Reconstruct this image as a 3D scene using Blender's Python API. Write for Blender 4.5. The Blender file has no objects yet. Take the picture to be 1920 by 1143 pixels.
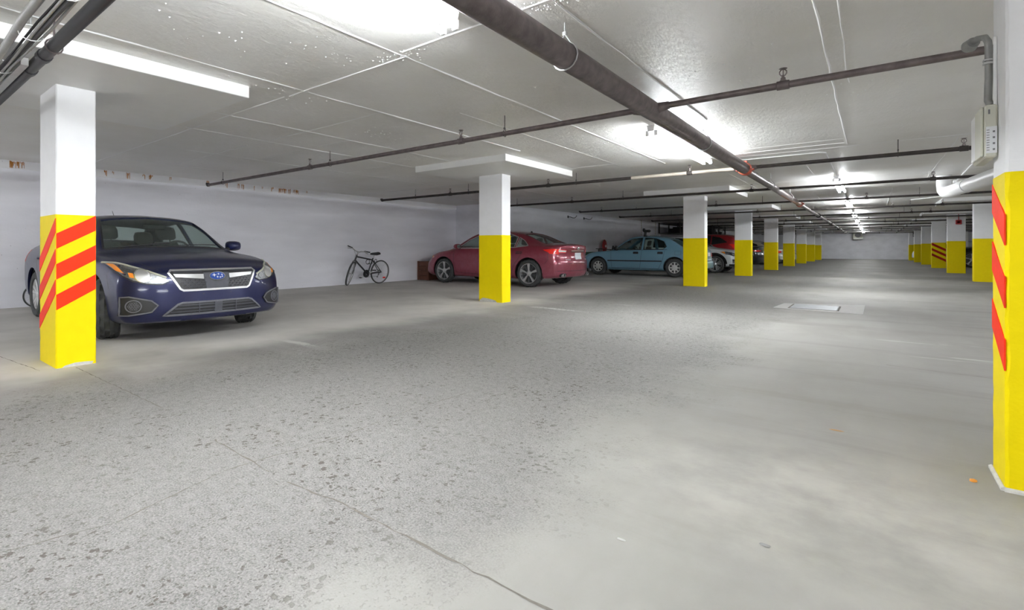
import bpy, bmesh, math, random
import numpy as np
from mathutils import Vector, Matrix
from mathutils.bvhtree import BVHTree
from mathutils.geometry import delaunay_2d_cdt

random.seed(7)
C = bpy.context.scene.collection
PI = math.pi

# ------------------------------------------------------------------ camera, world, exposure
cam_d = bpy.data.cameras.new('camera')
cam = bpy.data.objects.new('camera', cam_d)
C.objects.link(cam)
cam.location = (0, 0, 1.0)
cam.rotation_euler = (PI / 2, 0, 0.6759)
cam_d.sensor_width = 36
cam_d.lens = 940.58 / 1920 * 36
cam_d.shift_x = 80 / 1920
cam_d.shift_y = -106.2 / 1920
cam_d.clip_start = 0.02
cam_d.clip_end = 200
sc = bpy.context.scene
sc.camera = cam
sc.view_settings.view_transform = 'Standard'
sc.view_settings.look = 'None'
sc.view_settings.gamma = 1
sc.view_settings.use_curve_mapping = False
sc.view_settings.exposure = 2.14
world = bpy.data.worlds.new('world')
sc.world = world
world.use_nodes = True
world.node_tree.nodes['Background'].inputs[0].default_value = (0.6, 0.65, 0.75, 1)
world.node_tree.nodes['Background'].inputs[1].default_value = 0.3
sc.cycles.use_denoising = True
sc.cycles.max_bounces = 12
sc.cycles.diffuse_bounces = 9
sc.cycles.adaptive_threshold = 0.03
sc.cycles.transparent_max_bounces = 12
sc.cycles.sample_clamp_indirect = 6
TUBE_STRENGTH = 45.0

# ------------------------------------------------------------------ materials
def nodes_of(m):
    nt = m.node_tree
    return nt, nt.nodes, nt.links

def mat(name, col, rough=0.6, metal=0.0, var=0.0, scale=8.0, bump=0.0, bscale=60.0, coat=0.0, emit=None, estr=0.0, spec=0.5, dist=0.004):
    m = bpy.data.materials.new(name)
    m.use_nodes = True
    nt, N, L = nodes_of(m)
    b = N['Principled BSDF']
    b.inputs['Base Color'].default_value = (*col, 1)
    b.inputs['Roughness'].default_value = rough
    b.inputs['Metallic'].default_value = metal
    b.inputs['Specular IOR Level'].default_value = spec
    if coat:
        b.inputs['Coat Weight'].default_value = coat
        b.inputs['Coat Roughness'].default_value = 0.12
    if emit:
        b.inputs['Emission Color'].default_value = (*emit, 1)
        b.inputs['Emission Strength'].default_value = estr
    tc = None
    if var or bump:
        tc = N.new('ShaderNodeTexCoord')
    if var:
        n = N.new('ShaderNodeTexNoise')
        n.inputs['Scale'].default_value = scale
        n.inputs['Detail'].default_value = 6
        L.new(tc.outputs['Object'], n.inputs['Vector'])
        mx = N.new('ShaderNodeMix'); mx.data_type = 'RGBA'
        mx.inputs[6].default_value = (*[max(0, c * (1 - var)) for c in col], 1)
        mx.inputs[7].default_value = (*[min(1, c * (1 + var)) for c in col], 1)
        L.new(n.outputs['Fac'], mx.inputs[0])
        L.new(mx.outputs[2], b.inputs['Base Color'])
    if bump:
        n2 = N.new('ShaderNodeTexNoise')
        n2.inputs['Scale'].default_value = bscale
        n2.inputs['Detail'].default_value = 4
        L.new(tc.outputs['Object'], n2.inputs['Vector'])
        bp = N.new('ShaderNodeBump')
        bp.inputs['Strength'].default_value = bump
        bp.inputs['Distance'].default_value = dist
        L.new(n2.outputs['Fac'], bp.inputs['Height'])
        L.new(bp.outputs['Normal'], b.inputs['Normal'])
    return m

def car_paint(name, col, dust=(0.32, 0.31, 0.31), amount=0.25, rough=0.3, metal=0.35, coat=0.8):
    """metallic clear-coated paint with road dust that thickens low on the body"""
    m = bpy.data.materials.new(name); m.use_nodes = True
    nt, N, L = nodes_of(m)
    b = N['Principled BSDF']
    b.inputs['Metallic'].default_value = metal
    b.inputs['Roughness'].default_value = rough
    b.inputs['Coat Weight'].default_value = coat
    b.inputs['Specular IOR Level'].default_value = 0.5 * coat / 0.8
    b.inputs['Coat Roughness'].default_value = 0.08
    tc = N.new('ShaderNodeTexCoord')
    n = N.new('ShaderNodeTexNoise'); n.inputs['Scale'].default_value = 9; n.inputs['Detail'].default_value = 9
    n.inputs['Roughness'].default_value = 0.75
    L.new(tc.outputs['Object'], n.inputs['Vector'])
    sep = N.new('ShaderNodeSeparateXYZ'); L.new(tc.outputs['Object'], sep.inputs[0])
    mr = N.new('ShaderNodeMapRange')
    mr.inputs['From Min'].default_value = 1.0; mr.inputs['From Max'].default_value = 0.15
    mr.inputs['To Min'].default_value = 0.35; mr.inputs['To Max'].default_value = 1.3
    L.new(sep.outputs['Z'], mr.inputs['Value'])
    mu = N.new('ShaderNodeMath'); mu.operation = 'MULTIPLY'
    L.new(n.outputs['Fac'], mu.inputs[0]); L.new(mr.outputs[0], mu.inputs[1])
    m2 = N.new('ShaderNodeMath'); m2.operation = 'MULTIPLY'; m2.inputs[1].default_value = amount * 2; m2.use_clamp = True
    L.new(mu.outputs[0], m2.inputs[0])
    mx = N.new('ShaderNodeMix'); mx.data_type = 'RGBA'
    mx.inputs[6].default_value = (*col, 1); mx.inputs[7].default_value = (*dust, 1)
    L.new(m2.outputs[0], mx.inputs[0]); L.new(mx.outputs[2], b.inputs['Base Color'])
    return m

def glass_mat(name, tint, gloss=1.0):
    m = bpy.data.materials.new(name); m.use_nodes = True
    nt, N, L = nodes_of(m)
    out = N['Material Output']; N.remove(N['Principled BSDF'])
    tr = N.new('ShaderNodeBsdfTransparent'); tr.inputs[0].default_value = (*tint, 1)
    gl = N.new('ShaderNodeBsdfGlossy'); gl.inputs['Roughness'].default_value = 0.04
    fr = N.new('ShaderNodeFresnel'); fr.inputs[0].default_value = 1.45
    mu = N.new('ShaderNodeMath'); mu.operation = 'MULTIPLY'; mu.inputs[1].default_value = gloss; mu.use_clamp = True
    L.new(fr.outputs[0], mu.inputs[0])
    mx = N.new('ShaderNodeMixShader')
    L.new(mu.outputs[0], mx.inputs[0]); L.new(tr.outputs[0], mx.inputs[1]); L.new(gl.outputs[0], mx.inputs[2])
    L.new(mx.outputs[0], out.inputs[0])
    return m

M = {}
M['yellow'] = mat('yellow_paint', (0.81, 0.64, 0.0), 0.6, spec=0.15, var=0.05, scale=14, bump=0.35, bscale=70)
M['red'] = mat('red_stripe_paint', (0.80, 0.032, 0.006), 0.6, spec=0.15, var=0.1, scale=20, bump=0.3, bscale=70)
M['dark_red'] = mat('dark_red_stripe_paint', (0.36, 0.012, 0.004), 0.5, spec=0.15)
M['pillar_white'] = mat('pillar_white_paint', (0.84, 0.84, 0.85), 0.6, var=0.04, scale=9, bump=0.3, bscale=45)
M['bare_concrete'] = mat('bare_concrete', (0.55, 0.54, 0.52), 0.9, var=0.3, scale=40, bump=0.8, bscale=60)
M['panel_white'] = mat('drop_panel_paint', (0.82, 0.82, 0.81), 0.55, var=0.04, scale=6, bump=0.25, bscale=30)
M['seam'] = mat('seam_paint', (0.80, 0.80, 0.80), 0.45)
M['black_steel'] = mat('black_pipe_steel', (0.045, 0.038, 0.036), 0.5, 0.3, var=0.5, scale=12, bump=0.2, bscale=80)
M['rusty_steel'] = mat('rusty_pipe_steel', (0.17, 0.14, 0.14), 0.42, 0.6, var=0.6, scale=14, bump=0.25, bscale=90)
M['galv'] = mat('galvanised_steel', (0.50, 0.50, 0.50), 0.4, 0.7, var=0.15, scale=20)
M['red_iron'] = mat('red_coupling_paint', (0.45, 0.09, 0.05), 0.5)
M['copper'] = mat('primer_brown_pipe', (0.36, 0.20, 0.13), 0.5, 0.2, var=0.25, scale=10)
M['grey_pipe'] = mat('cream_painted_pipe', (0.45, 0.40, 0.34), 0.5, 0.2, var=0.2)
M['white_metal'] = mat('white_enamel', (0.82, 0.82, 0.82), 0.35)
M['cable_black'] = mat('black_cable', (0.025, 0.024, 0.03), 0.5)
M['cable_grey'] = mat('grey_flex_conduit', (0.32, 0.32, 0.31), 0.45, 0.5, var=0.2, scale=30)
M['tube_far'] = mat('lit_dim_tube', (1, 1, 1), 0.4, emit=(0.93, 0.97, 1.0), estr=TUBE_STRENGTH * 0.40)  # same tubes, strength turned down to balance the far aisle brightness
M['tube_mid'] = mat('lit_mid_tube', (1, 1, 1), 0.4, emit=(0.93, 0.97, 1.0), estr=TUBE_STRENGTH * 0.7)  # same tubes at reduced strength, also for some fill lamps
M['tube'] = mat('lit_fluorescent_tube', (1, 1, 1), 0.4, emit=(0.93, 0.97, 1.0), estr=TUBE_STRENGTH)
M['white_pvc'] = mat('white_pvc', (0.80, 0.80, 0.80), 0.35, var=0.04)
M['beige_box'] = mat('beige_box_enamel', (0.55, 0.55, 0.47), 0.45)
M['label'] = mat('paper_label', (0.75, 0.76, 0.78), 0.6)
M['ink'] = mat('ink', (0.16, 0.16, 0.17), 0.6)
M['dusty_trim'] = mat('dusty_grey_trim', (0.13, 0.13, 0.15), 0.6, var=0.3, scale=15)
M['black_plastic'] = mat('black_plastic', (0.018, 0.018, 0.02), 0.45)
M['dark_trim'] = mat('dark_grey_trim', (0.06, 0.062, 0.075), 0.55, var=0.25, scale=15)
M['rubber'] = mat('tire_rubber', (0.055, 0.057, 0.058), 0.85, var=0.35, scale=20)
M['alloy'] = mat('alloy_wheel', (0.62, 0.62, 0.62), 0.32, 0.7, var=0.1)
M['dark_alloy'] = mat('dark_alloy', (0.13, 0.135, 0.14), 0.4, 0.5)
M['hubcap'] = mat('silver_hubcap', (0.62, 0.62, 0.61), 0.4, 0.4, var=0.08)
M['chrome'] = mat('chrome', (0.80, 0.80, 0.81), 0.14, 0.95)
M['satin_chrome'] = mat('satin_chrome', (0.62, 0.62, 0.62), 0.35, 0.8)
M['reflector'] = mat('lamp_reflector', (0.24, 0.25, 0.26), 0.34, 1.0, var=0.7, scale=40, bump=0.9, bscale=70, coat=0.6)
M['amber'] = mat('amber_lens', (0.85, 0.27, 0.03), 0.25, coat=0.5)
M['red_lens'] = mat('red_lens', (0.80, 0.02, 0.012), 0.2, coat=0.6, var=0.25, scale=30)
M['clear_lens'] = mat('clear_lamp_lens', (0.70, 0.70, 0.67), 0.25, coat=0.5)
M['lamp_hood'] = mat('yellowed_lamp_edge', (0.42, 0.42, 0.34), 0.35, coat=0.4)
M['cabin'] = mat('cabin_dark', (0.03, 0.031, 0.034), 0.8)
M['seat'] = mat('seat_cloth', (0.045, 0.046, 0.05), 0.9)
M['seat_grey'] = mat('seat_cloth_grey', (0.16, 0.15, 0.14), 0.9)
M['glass'] = glass_mat('green_tinted_glass', (0.90, 0.955, 0.935), 0.35)
M['dark_glass'] = mat('dark_tinted_glass', (0.012, 0.014, 0.016), 0.06, spec=0.7)
M['lens_glass'] = glass_mat('lamp_cover_glass', (0.93, 0.95, 0.93), 0.8)
M['emblem_blue'] = mat('emblem_blue', (0.02, 0.06, 0.27), 0.25, coat=0.6)
M['plate'] = mat('licence_plate', (0.68, 0.71, 0.75), 0.45, var=0.15, scale=40)
M['navy'] = car_paint('navy_car_paint', (0.008, 0.011, 0.055), dust=(0.085, 0.085, 0.12), amount=0.10, coat=0.4)
M['burgundy'] = car_paint('burgundy_car_paint', (0.21, 0.007, 0.024), dust=(0.44, 0.19, 0.25), amount=0.26)
M['teal'] = car_paint('teal_car_paint', (0.17, 0.37, 0.50), dust=(0.42, 0.47, 0.50), amount=0.12)
M['white_car'] = car_paint('white_car_paint', (0.62, 0.66, 0.67), amount=0.05, metal=0.1)
M['red_car'] = car_paint('red_car_paint', (0.40, 0.012, 0.02), amount=0.05)
M['grey_car'] = car_paint('grey_car_paint', (0.025, 0.027, 0.034), amount=0.05)
M['cream_car'] = car_paint('cream_car_paint', (0.55, 0.55, 0.50), amount=0.06, metal=0.1)
M['silver_car'] = car_paint('silver_car_paint', (0.40, 0.40, 0.46), amount=0.05)
M['black_car'] = car_paint('black_car_paint', (0.012, 0.012, 0.014), amount=0.03)
M['rust'] = mat('rust_stain', (0.42, 0.17, 0.035), 0.8, var=0.45, scale=30)
M['wood'] = mat('brown_wood', (0.15, 0.055, 0.032), 0.6, var=0.35, scale=9)
M['green'] = mat('green_plastic', (0.03, 0.10, 0.05), 0.5)
M['red_plastic'] = mat('red_plastic', (0.36, 0.025, 0.025), 0.4)
M['alarm_red'] = mat('alarm_red', (0.42, 0.02, 0.025), 0.4)
M['crack'] = mat('crack_dirt', (0.13, 0.115, 0.10), 0.95, var=0.4, scale=40)
M['patch'] = mat('patch_concrete', (0.40, 0.39, 0.38), 0.8, var=0.08, scale=14, bump=0.3, bscale=80)
M['cover'] = mat('cover_plate', (0.24, 0.25, 0.265), 0.5, 0.3, var=0.12, scale=18)
M['bike_black'] = mat('black_bike_paint', (0.012, 0.012, 0.016), 0.3, coat=0.4)
M['orange'] = mat('orange_chip', (0.75, 0.30, 0.04), 0.5)
M['leaf'] = mat('dry_leaf', (0.40, 0.22, 0.10), 0.8)
M['stone'] = mat('grey_stone', (0.22, 0.22, 0.22), 0.8)
M['chain_yellow'] = mat('yellow_chain', (0.60, 0.48, 0.08), 0.5)

def wall_mat(name, col):
    m = bpy.data.materials.new(name); m.use_nodes = True
    nt, N, L = nodes_of(m); b = N['Principled BSDF']
    b.inputs['Roughness'].default_value = 0.6
    tc = N.new('ShaderNodeTexCoord')
    mp = N.new('ShaderNodeMapping'); mp.inputs['Scale'].default_value = (1, 0.35, 1.6)
    L.new(tc.outputs['Object'], mp.inputs[0])
    n = N.new('ShaderNodeTexNoise'); n.inputs['Scale'].default_value = 1.6; n.inputs['Detail'].default_value = 8
    L.new(mp.outputs[0], n.inputs['Vector'])
    cr = N.new('ShaderNodeValToRGB')
    cr.color_ramp.elements[0].position = 0.3; cr.color_ramp.elements[0].color = (*[c * 0.86 for c in col], 1)
    cr.color_ramp.elements[1].position = 0.7; cr.color_ramp.elements[1].color = (*col, 1)
    L.new(n.outputs['Fac'], cr.inputs[0])
    # sparse pin-holes of the cast concrete
    v = N.new('ShaderNodeTexVoronoi'); v.inputs['Scale'].default_value = 7
    L.new(tc.outputs['Object'], v.inputs['Vector'])
    lt = N.new('ShaderNodeMath'); lt.operation = 'LESS_THAN'; lt.inputs[1].default_value = 0.045
    L.new(v.outputs['Distance'], lt.inputs[0])
    mx = N.new('ShaderNodeMix'); mx.data_type = 'RGBA'
    mx.inputs[7].default_value = (0.22, 0.22, 0.23, 1)
    L.new(cr.outputs[0], mx.inputs[6])
    ms = N.new('ShaderNodeMath'); ms.operation = 'MULTIPLY'; ms.inputs[1].default_value = 0.5
    L.new(lt.outputs[0], ms.inputs[0]); L.new(ms.outputs[0], mx.inputs[0])
    L.new(mx.outputs[2], b.inputs['Base Color'])
    n2 = N.new('ShaderNodeTexNoise'); n2.inputs['Scale'].default_value = 25; n2.inputs['Detail'].default_value = 6
    L.new(tc.outputs['Object'], n2.inputs['Vector'])
    bp = N.new('ShaderNodeBump'); bp.inputs['Strength'].default_value = 0.25; bp.inputs['Distance'].default_value = 0.01
    L.new(n2.outputs['Fac'], bp.inputs['Height']); L.new(bp.outputs[0], b.inputs['Normal'])
    return m
M['wall'] = wall_mat('painted_wall', (0.89, 0.89, 0.95))
M['wall2'] = wall_mat('painted_wall_far', (0.88, 0.88, 0.93))
M['band'] = wall_mat('painted_wall_band', (0.86, 0.86, 0.89))

def ceiling_mat():
    m = bpy.data.materials.new('painted_ceiling'); m.use_nodes = True
    nt, N, L = nodes_of(m); b = N['Principled BSDF']
    b.inputs['Roughness'].default_value = 0.42
    tc = N.new('ShaderNodeTexCoord')
    n = N.new('ShaderNodeTexNoise'); n.inputs['Scale'].default_value = 0.7; n.inputs['Detail'].default_value = 7
    L.new(tc.outputs['Object'], n.inputs['Vector'])
    cr = N.new('ShaderNodeValToRGB')
    cr.color_ramp.elements[0].position = 0.3; cr.color_ramp.elements[0].color = (0.72, 0.70, 0.655, 1)
    cr.color_ramp.elements[1].position = 0.7; cr.color_ramp.elements[1].color = (0.85, 0.842, 0.825, 1)
    L.new(n.outputs['Fac'], cr.inputs[0]); L.new(cr.outputs[0], b.inputs['Base Color'])
    mp = N.new('ShaderNodeMapping'); mp.inputs['Scale'].default_value = (1, 0.35, 1)
    L.new(tc.outputs['Object'], mp.inputs[0])
    n2 = N.new('ShaderNodeTexNoise'); n2.inputs['Scale'].default_value = 26; n2.inputs['Detail'].default_value = 8
    n2.inputs['Roughness'].default_value = 0.62
    L.new(mp.outputs[0], n2.inputs['Vector'])
    bp = N.new('ShaderNodeBump'); bp.inputs['Strength'].default_value = 0.65; bp.inputs['Distance'].default_value = 0.014
    L.new(n2.outputs['Fac'], bp.inputs['Height']); L.new(bp.outputs[0], b.inputs['Normal'])
    return m
M['ceiling'] = ceiling_mat()

def floor_mat():
    m = bpy.data.materials.new('worn_concrete_floor'); m.use_nodes = True
    nt, N, L = nodes_of(m); b = N['Principled BSDF']
    b.inputs['Roughness'].default_value = 0.72
    b.inputs['Specular IOR Level'].default_value = 0.35
    tc = N.new('ShaderNodeTexCoord'); P = tc.outputs['Object']
    sep = N.new('ShaderNodeSeparateXYZ'); L.new(P, sep.inputs[0])
    X, Y = sep.outputs['X'], sep.outputs['Y']
    def math_(op, a, bb=None, clamp=False):
        n = N.new('ShaderNodeMath'); n.operation = op; n.use_clamp = clamp
        for i, v in enumerate((a, bb)):
            if v is None: continue
            if isinstance(v, (int, float)): n.inputs[i].default_value = v
            else: L.new(v, n.inputs[i])
        return n.outputs[0]
    def noise(scale, detail=5, rough=0.55, vec=None):
        n = N.new('ShaderNodeTexNoise'); n.inputs['Scale'].default_value = scale
        n.inputs['Detail'].default_value = detail; n.inputs['Roughness'].default_value = rough
        L.new(vec or P, n.inputs['Vector']); return n.outputs['Fac']
    def smooth(v, a, bb, lo=0.0, hi=1.0):
        n = N.new('ShaderNodeMapRange'); n.interpolation_type = 'SMOOTHSTEP'
        n.inputs['From Min'].default_value = a; n.inputs['From Max'].default_value = bb
        n.inputs['To Min'].default_value = lo; n.inputs['To Max'].default_value = hi
        L.new(v, n.inputs['Value']); return n.outputs[0]
    def mix(f, a, bb):
        n = N.new('ShaderNodeMix'); n.data_type = 'RGBA'
        L.new(f, n.inputs[0])
        for i, v in ((6, a), (7, bb)):
            if isinstance(v, tuple): n.inputs[i].default_value = (*v, 1)
            else: L.new(v, n.inputs[i])
        return n.outputs[2]
    wob = math_('MULTIPLY', math_('SUBTRACT', noise(0.9, 4), 0.5), 1.6)
    Xw = math_('ADD', X, wob)
    # the driven lane, scoured down to its aggregate
    lane = math_('MULTIPLY', smooth(Xw, -4.9, -4.0), smooth(Xw, -0.75, -1.5))
    mp = N.new('ShaderNodeMapping'); mp.inputs['Scale'].default_value = (1.0, 0.28, 1); L.new(P, mp.inputs[0])
    big = noise(0.55, 6, 0.6)
    streak = noise(1.7, 6, 0.6, mp.outputs[0])
    mp2 = N.new('ShaderNodeMapping'); mp2.inputs['Scale'].default_value = (0.22, 1.5, 1); L.new(P, mp2.inputs[0])
    cross = noise(1.3, 6, 0.62, mp2.outputs[0])
    fine = noise(130, 3, 0.7)
    med = noise(22, 6, 0.65)
    base = mix(smooth(big, 0.3, 0.7), (0.223, 0.213, 0.196), (0.282, 0.273, 0.261))
    base = mix(smooth(streak, 0.42, 0.75, 0, 0.45), base, (0.318, 0.308, 0.287))
    base = mix(smooth(cross, 0.5, 0.72, 0, 0.5), base, (0.169, 0.159, 0.148))
    rough_c = mix(smooth(fine, 0.3, 0.75), (0.06, 0.058, 0.055), (0.285, 0.275, 0.262))
    rough_c = mix(smooth(med, 0.35, 0.7, 0, 0.45), rough_c, (0.26, 0.254, 0.245))
    col = mix(math_('MULTIPLY', lane, 0.85), base, rough_c)
    # fine speckle everywhere
    col = mix(smooth(fine, 0.62, 0.8, 0, 0.25), col, (0.149, 0.142, 0.134))
    # left bays: pale residue, lightened further to make up for missing light
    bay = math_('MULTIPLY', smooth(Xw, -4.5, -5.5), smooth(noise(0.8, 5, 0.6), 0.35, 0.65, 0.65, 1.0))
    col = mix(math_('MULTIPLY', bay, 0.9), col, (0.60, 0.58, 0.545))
    aisle_far = math_('MULTIPLY', smooth(Y, 9.0, 18.0), smooth(noise(0.5, 5), 0.3, 0.7, 0.4, 1.0))  # far aisle floor darkened in colour to bring its brightness down
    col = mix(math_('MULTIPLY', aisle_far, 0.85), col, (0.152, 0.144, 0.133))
    # pale wash by the near right pillar
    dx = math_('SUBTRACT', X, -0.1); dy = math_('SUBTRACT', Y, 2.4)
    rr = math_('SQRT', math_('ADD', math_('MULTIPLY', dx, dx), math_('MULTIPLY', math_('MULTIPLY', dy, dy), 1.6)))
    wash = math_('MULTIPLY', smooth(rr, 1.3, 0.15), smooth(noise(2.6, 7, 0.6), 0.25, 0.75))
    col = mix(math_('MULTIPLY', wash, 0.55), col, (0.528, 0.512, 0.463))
    # worn white bay lines, running across the bays
    paint = None
    brk = smooth(noise(5.0, 7, 0.7, mp2.outputs[0]), 0.47, 0.62)
    for (x0, x1, y0, y1, k) in ((-11.2, -5.9, 7.66, 7.78, 0.75), (-11.2, -5.6, 4.45, 4.56, 0.35), (-11.2, -5.6, 10.05, 10.16, 0.5), (-5.25, -4.5, 2.95, 3.04, 0.8),
                                (-9.6, -4.0, 14.0, 14.1, 0.7), (-4.6, -3.2, 7.3, 7.42, 0.7), (-9.6, -4.0, 17.0, 17.1, 0.4), (-4.9, -3.3, 8.6, 8.68, 0.6),
                                (0.40, 3.0, 6.2, 6.32, 0.9), (0.1, 3.0, 7.1, 7.2, 0.6), (-3.0, 2.0, 21.0, 21.3, 0.35), (-3.0, 2.0, 33.0, 33.4, 0.5)):
        a = math_('MULTIPLY', smooth(X, x0 - 0.2, x0 + 0.2), smooth(X, x1 + 0.2, x1 - 0.2))
        yw = math_('ADD', Y, math_('MULTIPLY', math_('SUBTRACT', noise(2.2, 3), 0.5), 0.12))
        c_ = math_('MULTIPLY', smooth(yw, y0 - 0.05, y0 + 0.01), smooth(yw, y1 + 0.05, y1 - 0.01))
        t = math_('MULTIPLY', math_('MULTIPLY', a, c_), k)
        paint = t if paint is None else math_('MAXIMUM', paint, t)
    col = mix(math_('MULTIPLY', paint, brk), col, (0.496, 0.489, 0.463))
    # pits torn out of the lane surface
    vd = N.new('ShaderNodeTexVoronoi'); vd.inputs['Scale'].default_value = 30
    dist = N.new('ShaderNodeVectorMath'); dist.operation = 'ADD'
    nn = N.new('ShaderNodeTexNoise'); nn.inputs['Scale'].default_value = 50; nn.inputs['Detail'].default_value = 5
    L.new(P, nn.inputs['Vector'])
    sub = N.new('ShaderNodeVectorMath'); sub.operation = 'SUBTRACT'; sub.inputs[1].default_value = (0.5, 0.5, 0.5)
    L.new(nn.outputs['Color'], sub.inputs[0])
    scl = N.new('ShaderNodeVectorMath'); scl.operation = 'SCALE'; scl.inputs['Scale'].default_value = 0.05
    L.new(sub.outputs[0], scl.inputs[0])
    L.new(P, dist.inputs[0]); L.new(scl.outputs[0], dist.inputs[1])
    L.new(dist.outputs[0], vd.inputs['Vector'])
    sc_ = N.new('ShaderNodeSeparateColor'); L.new(vd.outputs['Color'], sc_.inputs[0])
    clus = smooth(noise(3.2, 4, 0.6), 0.32, 0.62, 0.35, 1.15)
    rad = math_('MULTIPLY', math_('MULTIPLY', smooth(sc_.outputs[0], 0.08, 1.0), 0.39), clus)
    pit = smooth(math_('SUBTRACT', vd.outputs['Distance'], rad), 0.015, -0.035)
    vs = N.new('ShaderNodeTexVoronoi'); vs.inputs['Scale'].default_value = 78
    L.new(dist.outputs[0], vs.inputs['Vector'])
    ss = N.new('ShaderNodeSeparateColor'); L.new(vs.outputs['Color'], ss.inputs[0])
    pit2 = smooth(math_('SUBTRACT', vs.outputs['Distance'], math_('MULTIPLY', smooth(ss.outputs[0], 0.35, 1.0), 0.40)), 0.04, -0.06)
    pit = math_('MAXIMUM', pit, math_('MULTIPLY', pit2, 0.8))
    lane_p = math_('MULTIPLY', lane, smooth(noise(1.1, 3), 0.28, 0.6, 0.25, 1.0))
    pit = math_('MULTIPLY', pit, lane_p)
    col = mix(math_('MULTIPLY', pit, 0.88), col, (0.070, 0.060, 0.048))
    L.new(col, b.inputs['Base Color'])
    h = math_('SUBTRACT', math_('MULTIPLY', math_('MULTIPLY', math_('ADD', fine, noise(48, 5, 0.7)), lane), 0.8), math_('MULTIPLY', pit, 1.6))
    h = math_('ADD', h, math_('MULTIPLY', noise(9, 8, 0.6), 0.35))
    bp = N.new('ShaderNodeBump'); bp.inputs['Strength'].default_value = 0.8; bp.inputs['Distance'].default_value = 0.008
    L.new(h, bp.inputs['Height']); L.new(bp.outputs[0], b.inputs['Normal'])
    return m
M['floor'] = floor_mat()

# ------------------------------------------------------------------ mesh helpers
class MB:
    """collects vertices and faces, then links them as ONE mesh object"""
    def __init__(s): s.v = []; s.f = []
    def add(s, verts, faces):
        k = len(s.v); s.v += [tuple(p) for p in verts]; s.f += [tuple(i + k for i in f) for f in faces]; return s
    def box(s, x0, x1, y0, y1, z0, z1, bev=0.0):
        if bev <= 0:
            v = [(x, y, z) for z in (z0, z1) for y in (y0, y1) for x in (x0, x1)]
            return s.add(v, [(0, 2, 3, 1), (4, 5, 7, 6), (0, 1, 5, 4), (2, 6, 7, 3), (0, 4, 6, 2), (1, 3, 7, 5)])
        b = bev
        ring = lambda d: [(x0 + d, y0), (x1 - d, y0), (x1, y0 + d), (x1, y1 - d), (x1 - d, y1), (x0 + d, y1), (x0, y1 - d), (x0, y0 + d)]
        lev = []
        for z, ins in ((z0, b), (z0 + b, 0), (z1 - b, 0), (z1, b)):
            r = ring(b)
            if ins:
                cx, cy = (x0 + x1) / 2, (y0 + y1) / 2
                fx = 1 - 2 * b / max(1e-6, (x1 - x0)); fy = 1 - 2 * b / max(1e-6, (y1 - y0))
                r = [(cx + (px - cx) * fx, cy + (py - cy) * fy) for px, py in r]
            lev.append([(px, py, z) for px, py in r])
        v = [p for l in lev for p in l]; f = []
        for i in range(3):
            for j in range(8):
                f.append((i * 8 + j, i * 8 + (j + 1) % 8, i * 8 + 8 + (j + 1) % 8, i * 8 + 8 + j))
        f.append(tuple(range(7, -1, -1))); f.append(tuple(range(24, 32)))
        return s.add(v, f)
    def tube(s, pts, r, n=10, caps=True):
        pts = [Vector(p) for p in pts]; rs = r if isinstance(r, (list, tuple)) else [r] * len(pts)
        v = []; f = []; up = None
        for i, p in enumerate(pts):
            a = pts[min(i + 1, len(pts) - 1)] - pts[max(i - 1, 0)]
            a.normalize()
            if up is None:
                up = Vector((0, 0, 1)) if abs(a.z) < 0.9 else Vector((1, 0, 0))
            u = (up - a * up.dot(a))
            if u.length < 1e-5: u = a.orthogonal()
            u.normalize(); w = a.cross(u); up = u
            for k in range(n):
                t = 2 * PI * k / n
                v.append(p + (u * math.cos(t) + w * math.sin(t)) * rs[i])
        for i in range(len(pts) - 1):
            for k in range(n):
                f.append((i * n + k, i * n + (k + 1) % n, (i + 1) * n + (k + 1) % n, (i + 1) * n + k))
        if caps:
            f.append(tuple(range(n - 1, -1, -1))); f.append(tuple((len(pts) - 1) * n + k for k in range(n)))
        return s.add(v, f)
    def lathe(s, prof, n=24, c=(0, 0, 0), axis='z', closed=False, a0=0.0, a1=2 * PI):
        v = []; f = []; m = len(prof); full = abs(a1 - a0 - 2 * PI) < 1e-6
        cnt = n if full else n + 1
        for k in range(cnt):
            t = a0 + (a1 - a0) * k / n; co, si = math.cos(t), math.sin(t)
            for r, h in prof:
                if axis == 'z': v.append((c[0] + r * co, c[1] + r * si, c[2] + h))
                elif axis == 'y': v.append((c[0] + r * co, c[1] + h, c[2] + r * si))
                else: v.append((c[0] + h, c[1] + r * co, c[2] + r * si))
        for k in range(n):
            k2 = (k + 1) % cnt
            for j in range(m if closed else m - 1):
                j2 = (j + 1) % m
                f.append((k * m + j, k2 * m + j, k2 * m + j2, k * m + j2))
        return s.add(v, f)
    def prism(s, poly, axis, a, b):
        """closed prism of a 2D polygon along an axis: 'y' takes (x,z), 'x' takes (y,z), 'z' takes (x,y)"""
        n = len(poly)
        put = {'y': lambda p, t: (p[0], t, p[1]), 'x': lambda p, t: (t, p[0], p[1]), 'z': lambda p, t: (p[0], p[1], t)}[axis]
        v = [put(p, a) for p in poly] + [put(p, b) for p in poly]
        f = [tuple(range(n - 1, -1, -1)), tuple(range(n, 2 * n))]
        f += [(i, (i + 1) % n, n + (i + 1) % n, n + i) for i in range(n)]
        return s.add(v, f)
    def mesh(s, name, fix=True):
        me = bpy.data.meshes.new(name); me.from_pydata(s.v, [], s.f)
        if fix:
            bm = bmesh.new(); bm.from_mesh(me); bmesh.ops.recalc_face_normals(bm, faces=bm.faces); bm.to_mesh(me); bm.free()
        me.update(); return me
    def build(s, name, m, parent=None, smooth=None, loc=None):
        return link(name, s.mesh(name), m, parent, smooth, loc)

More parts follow.
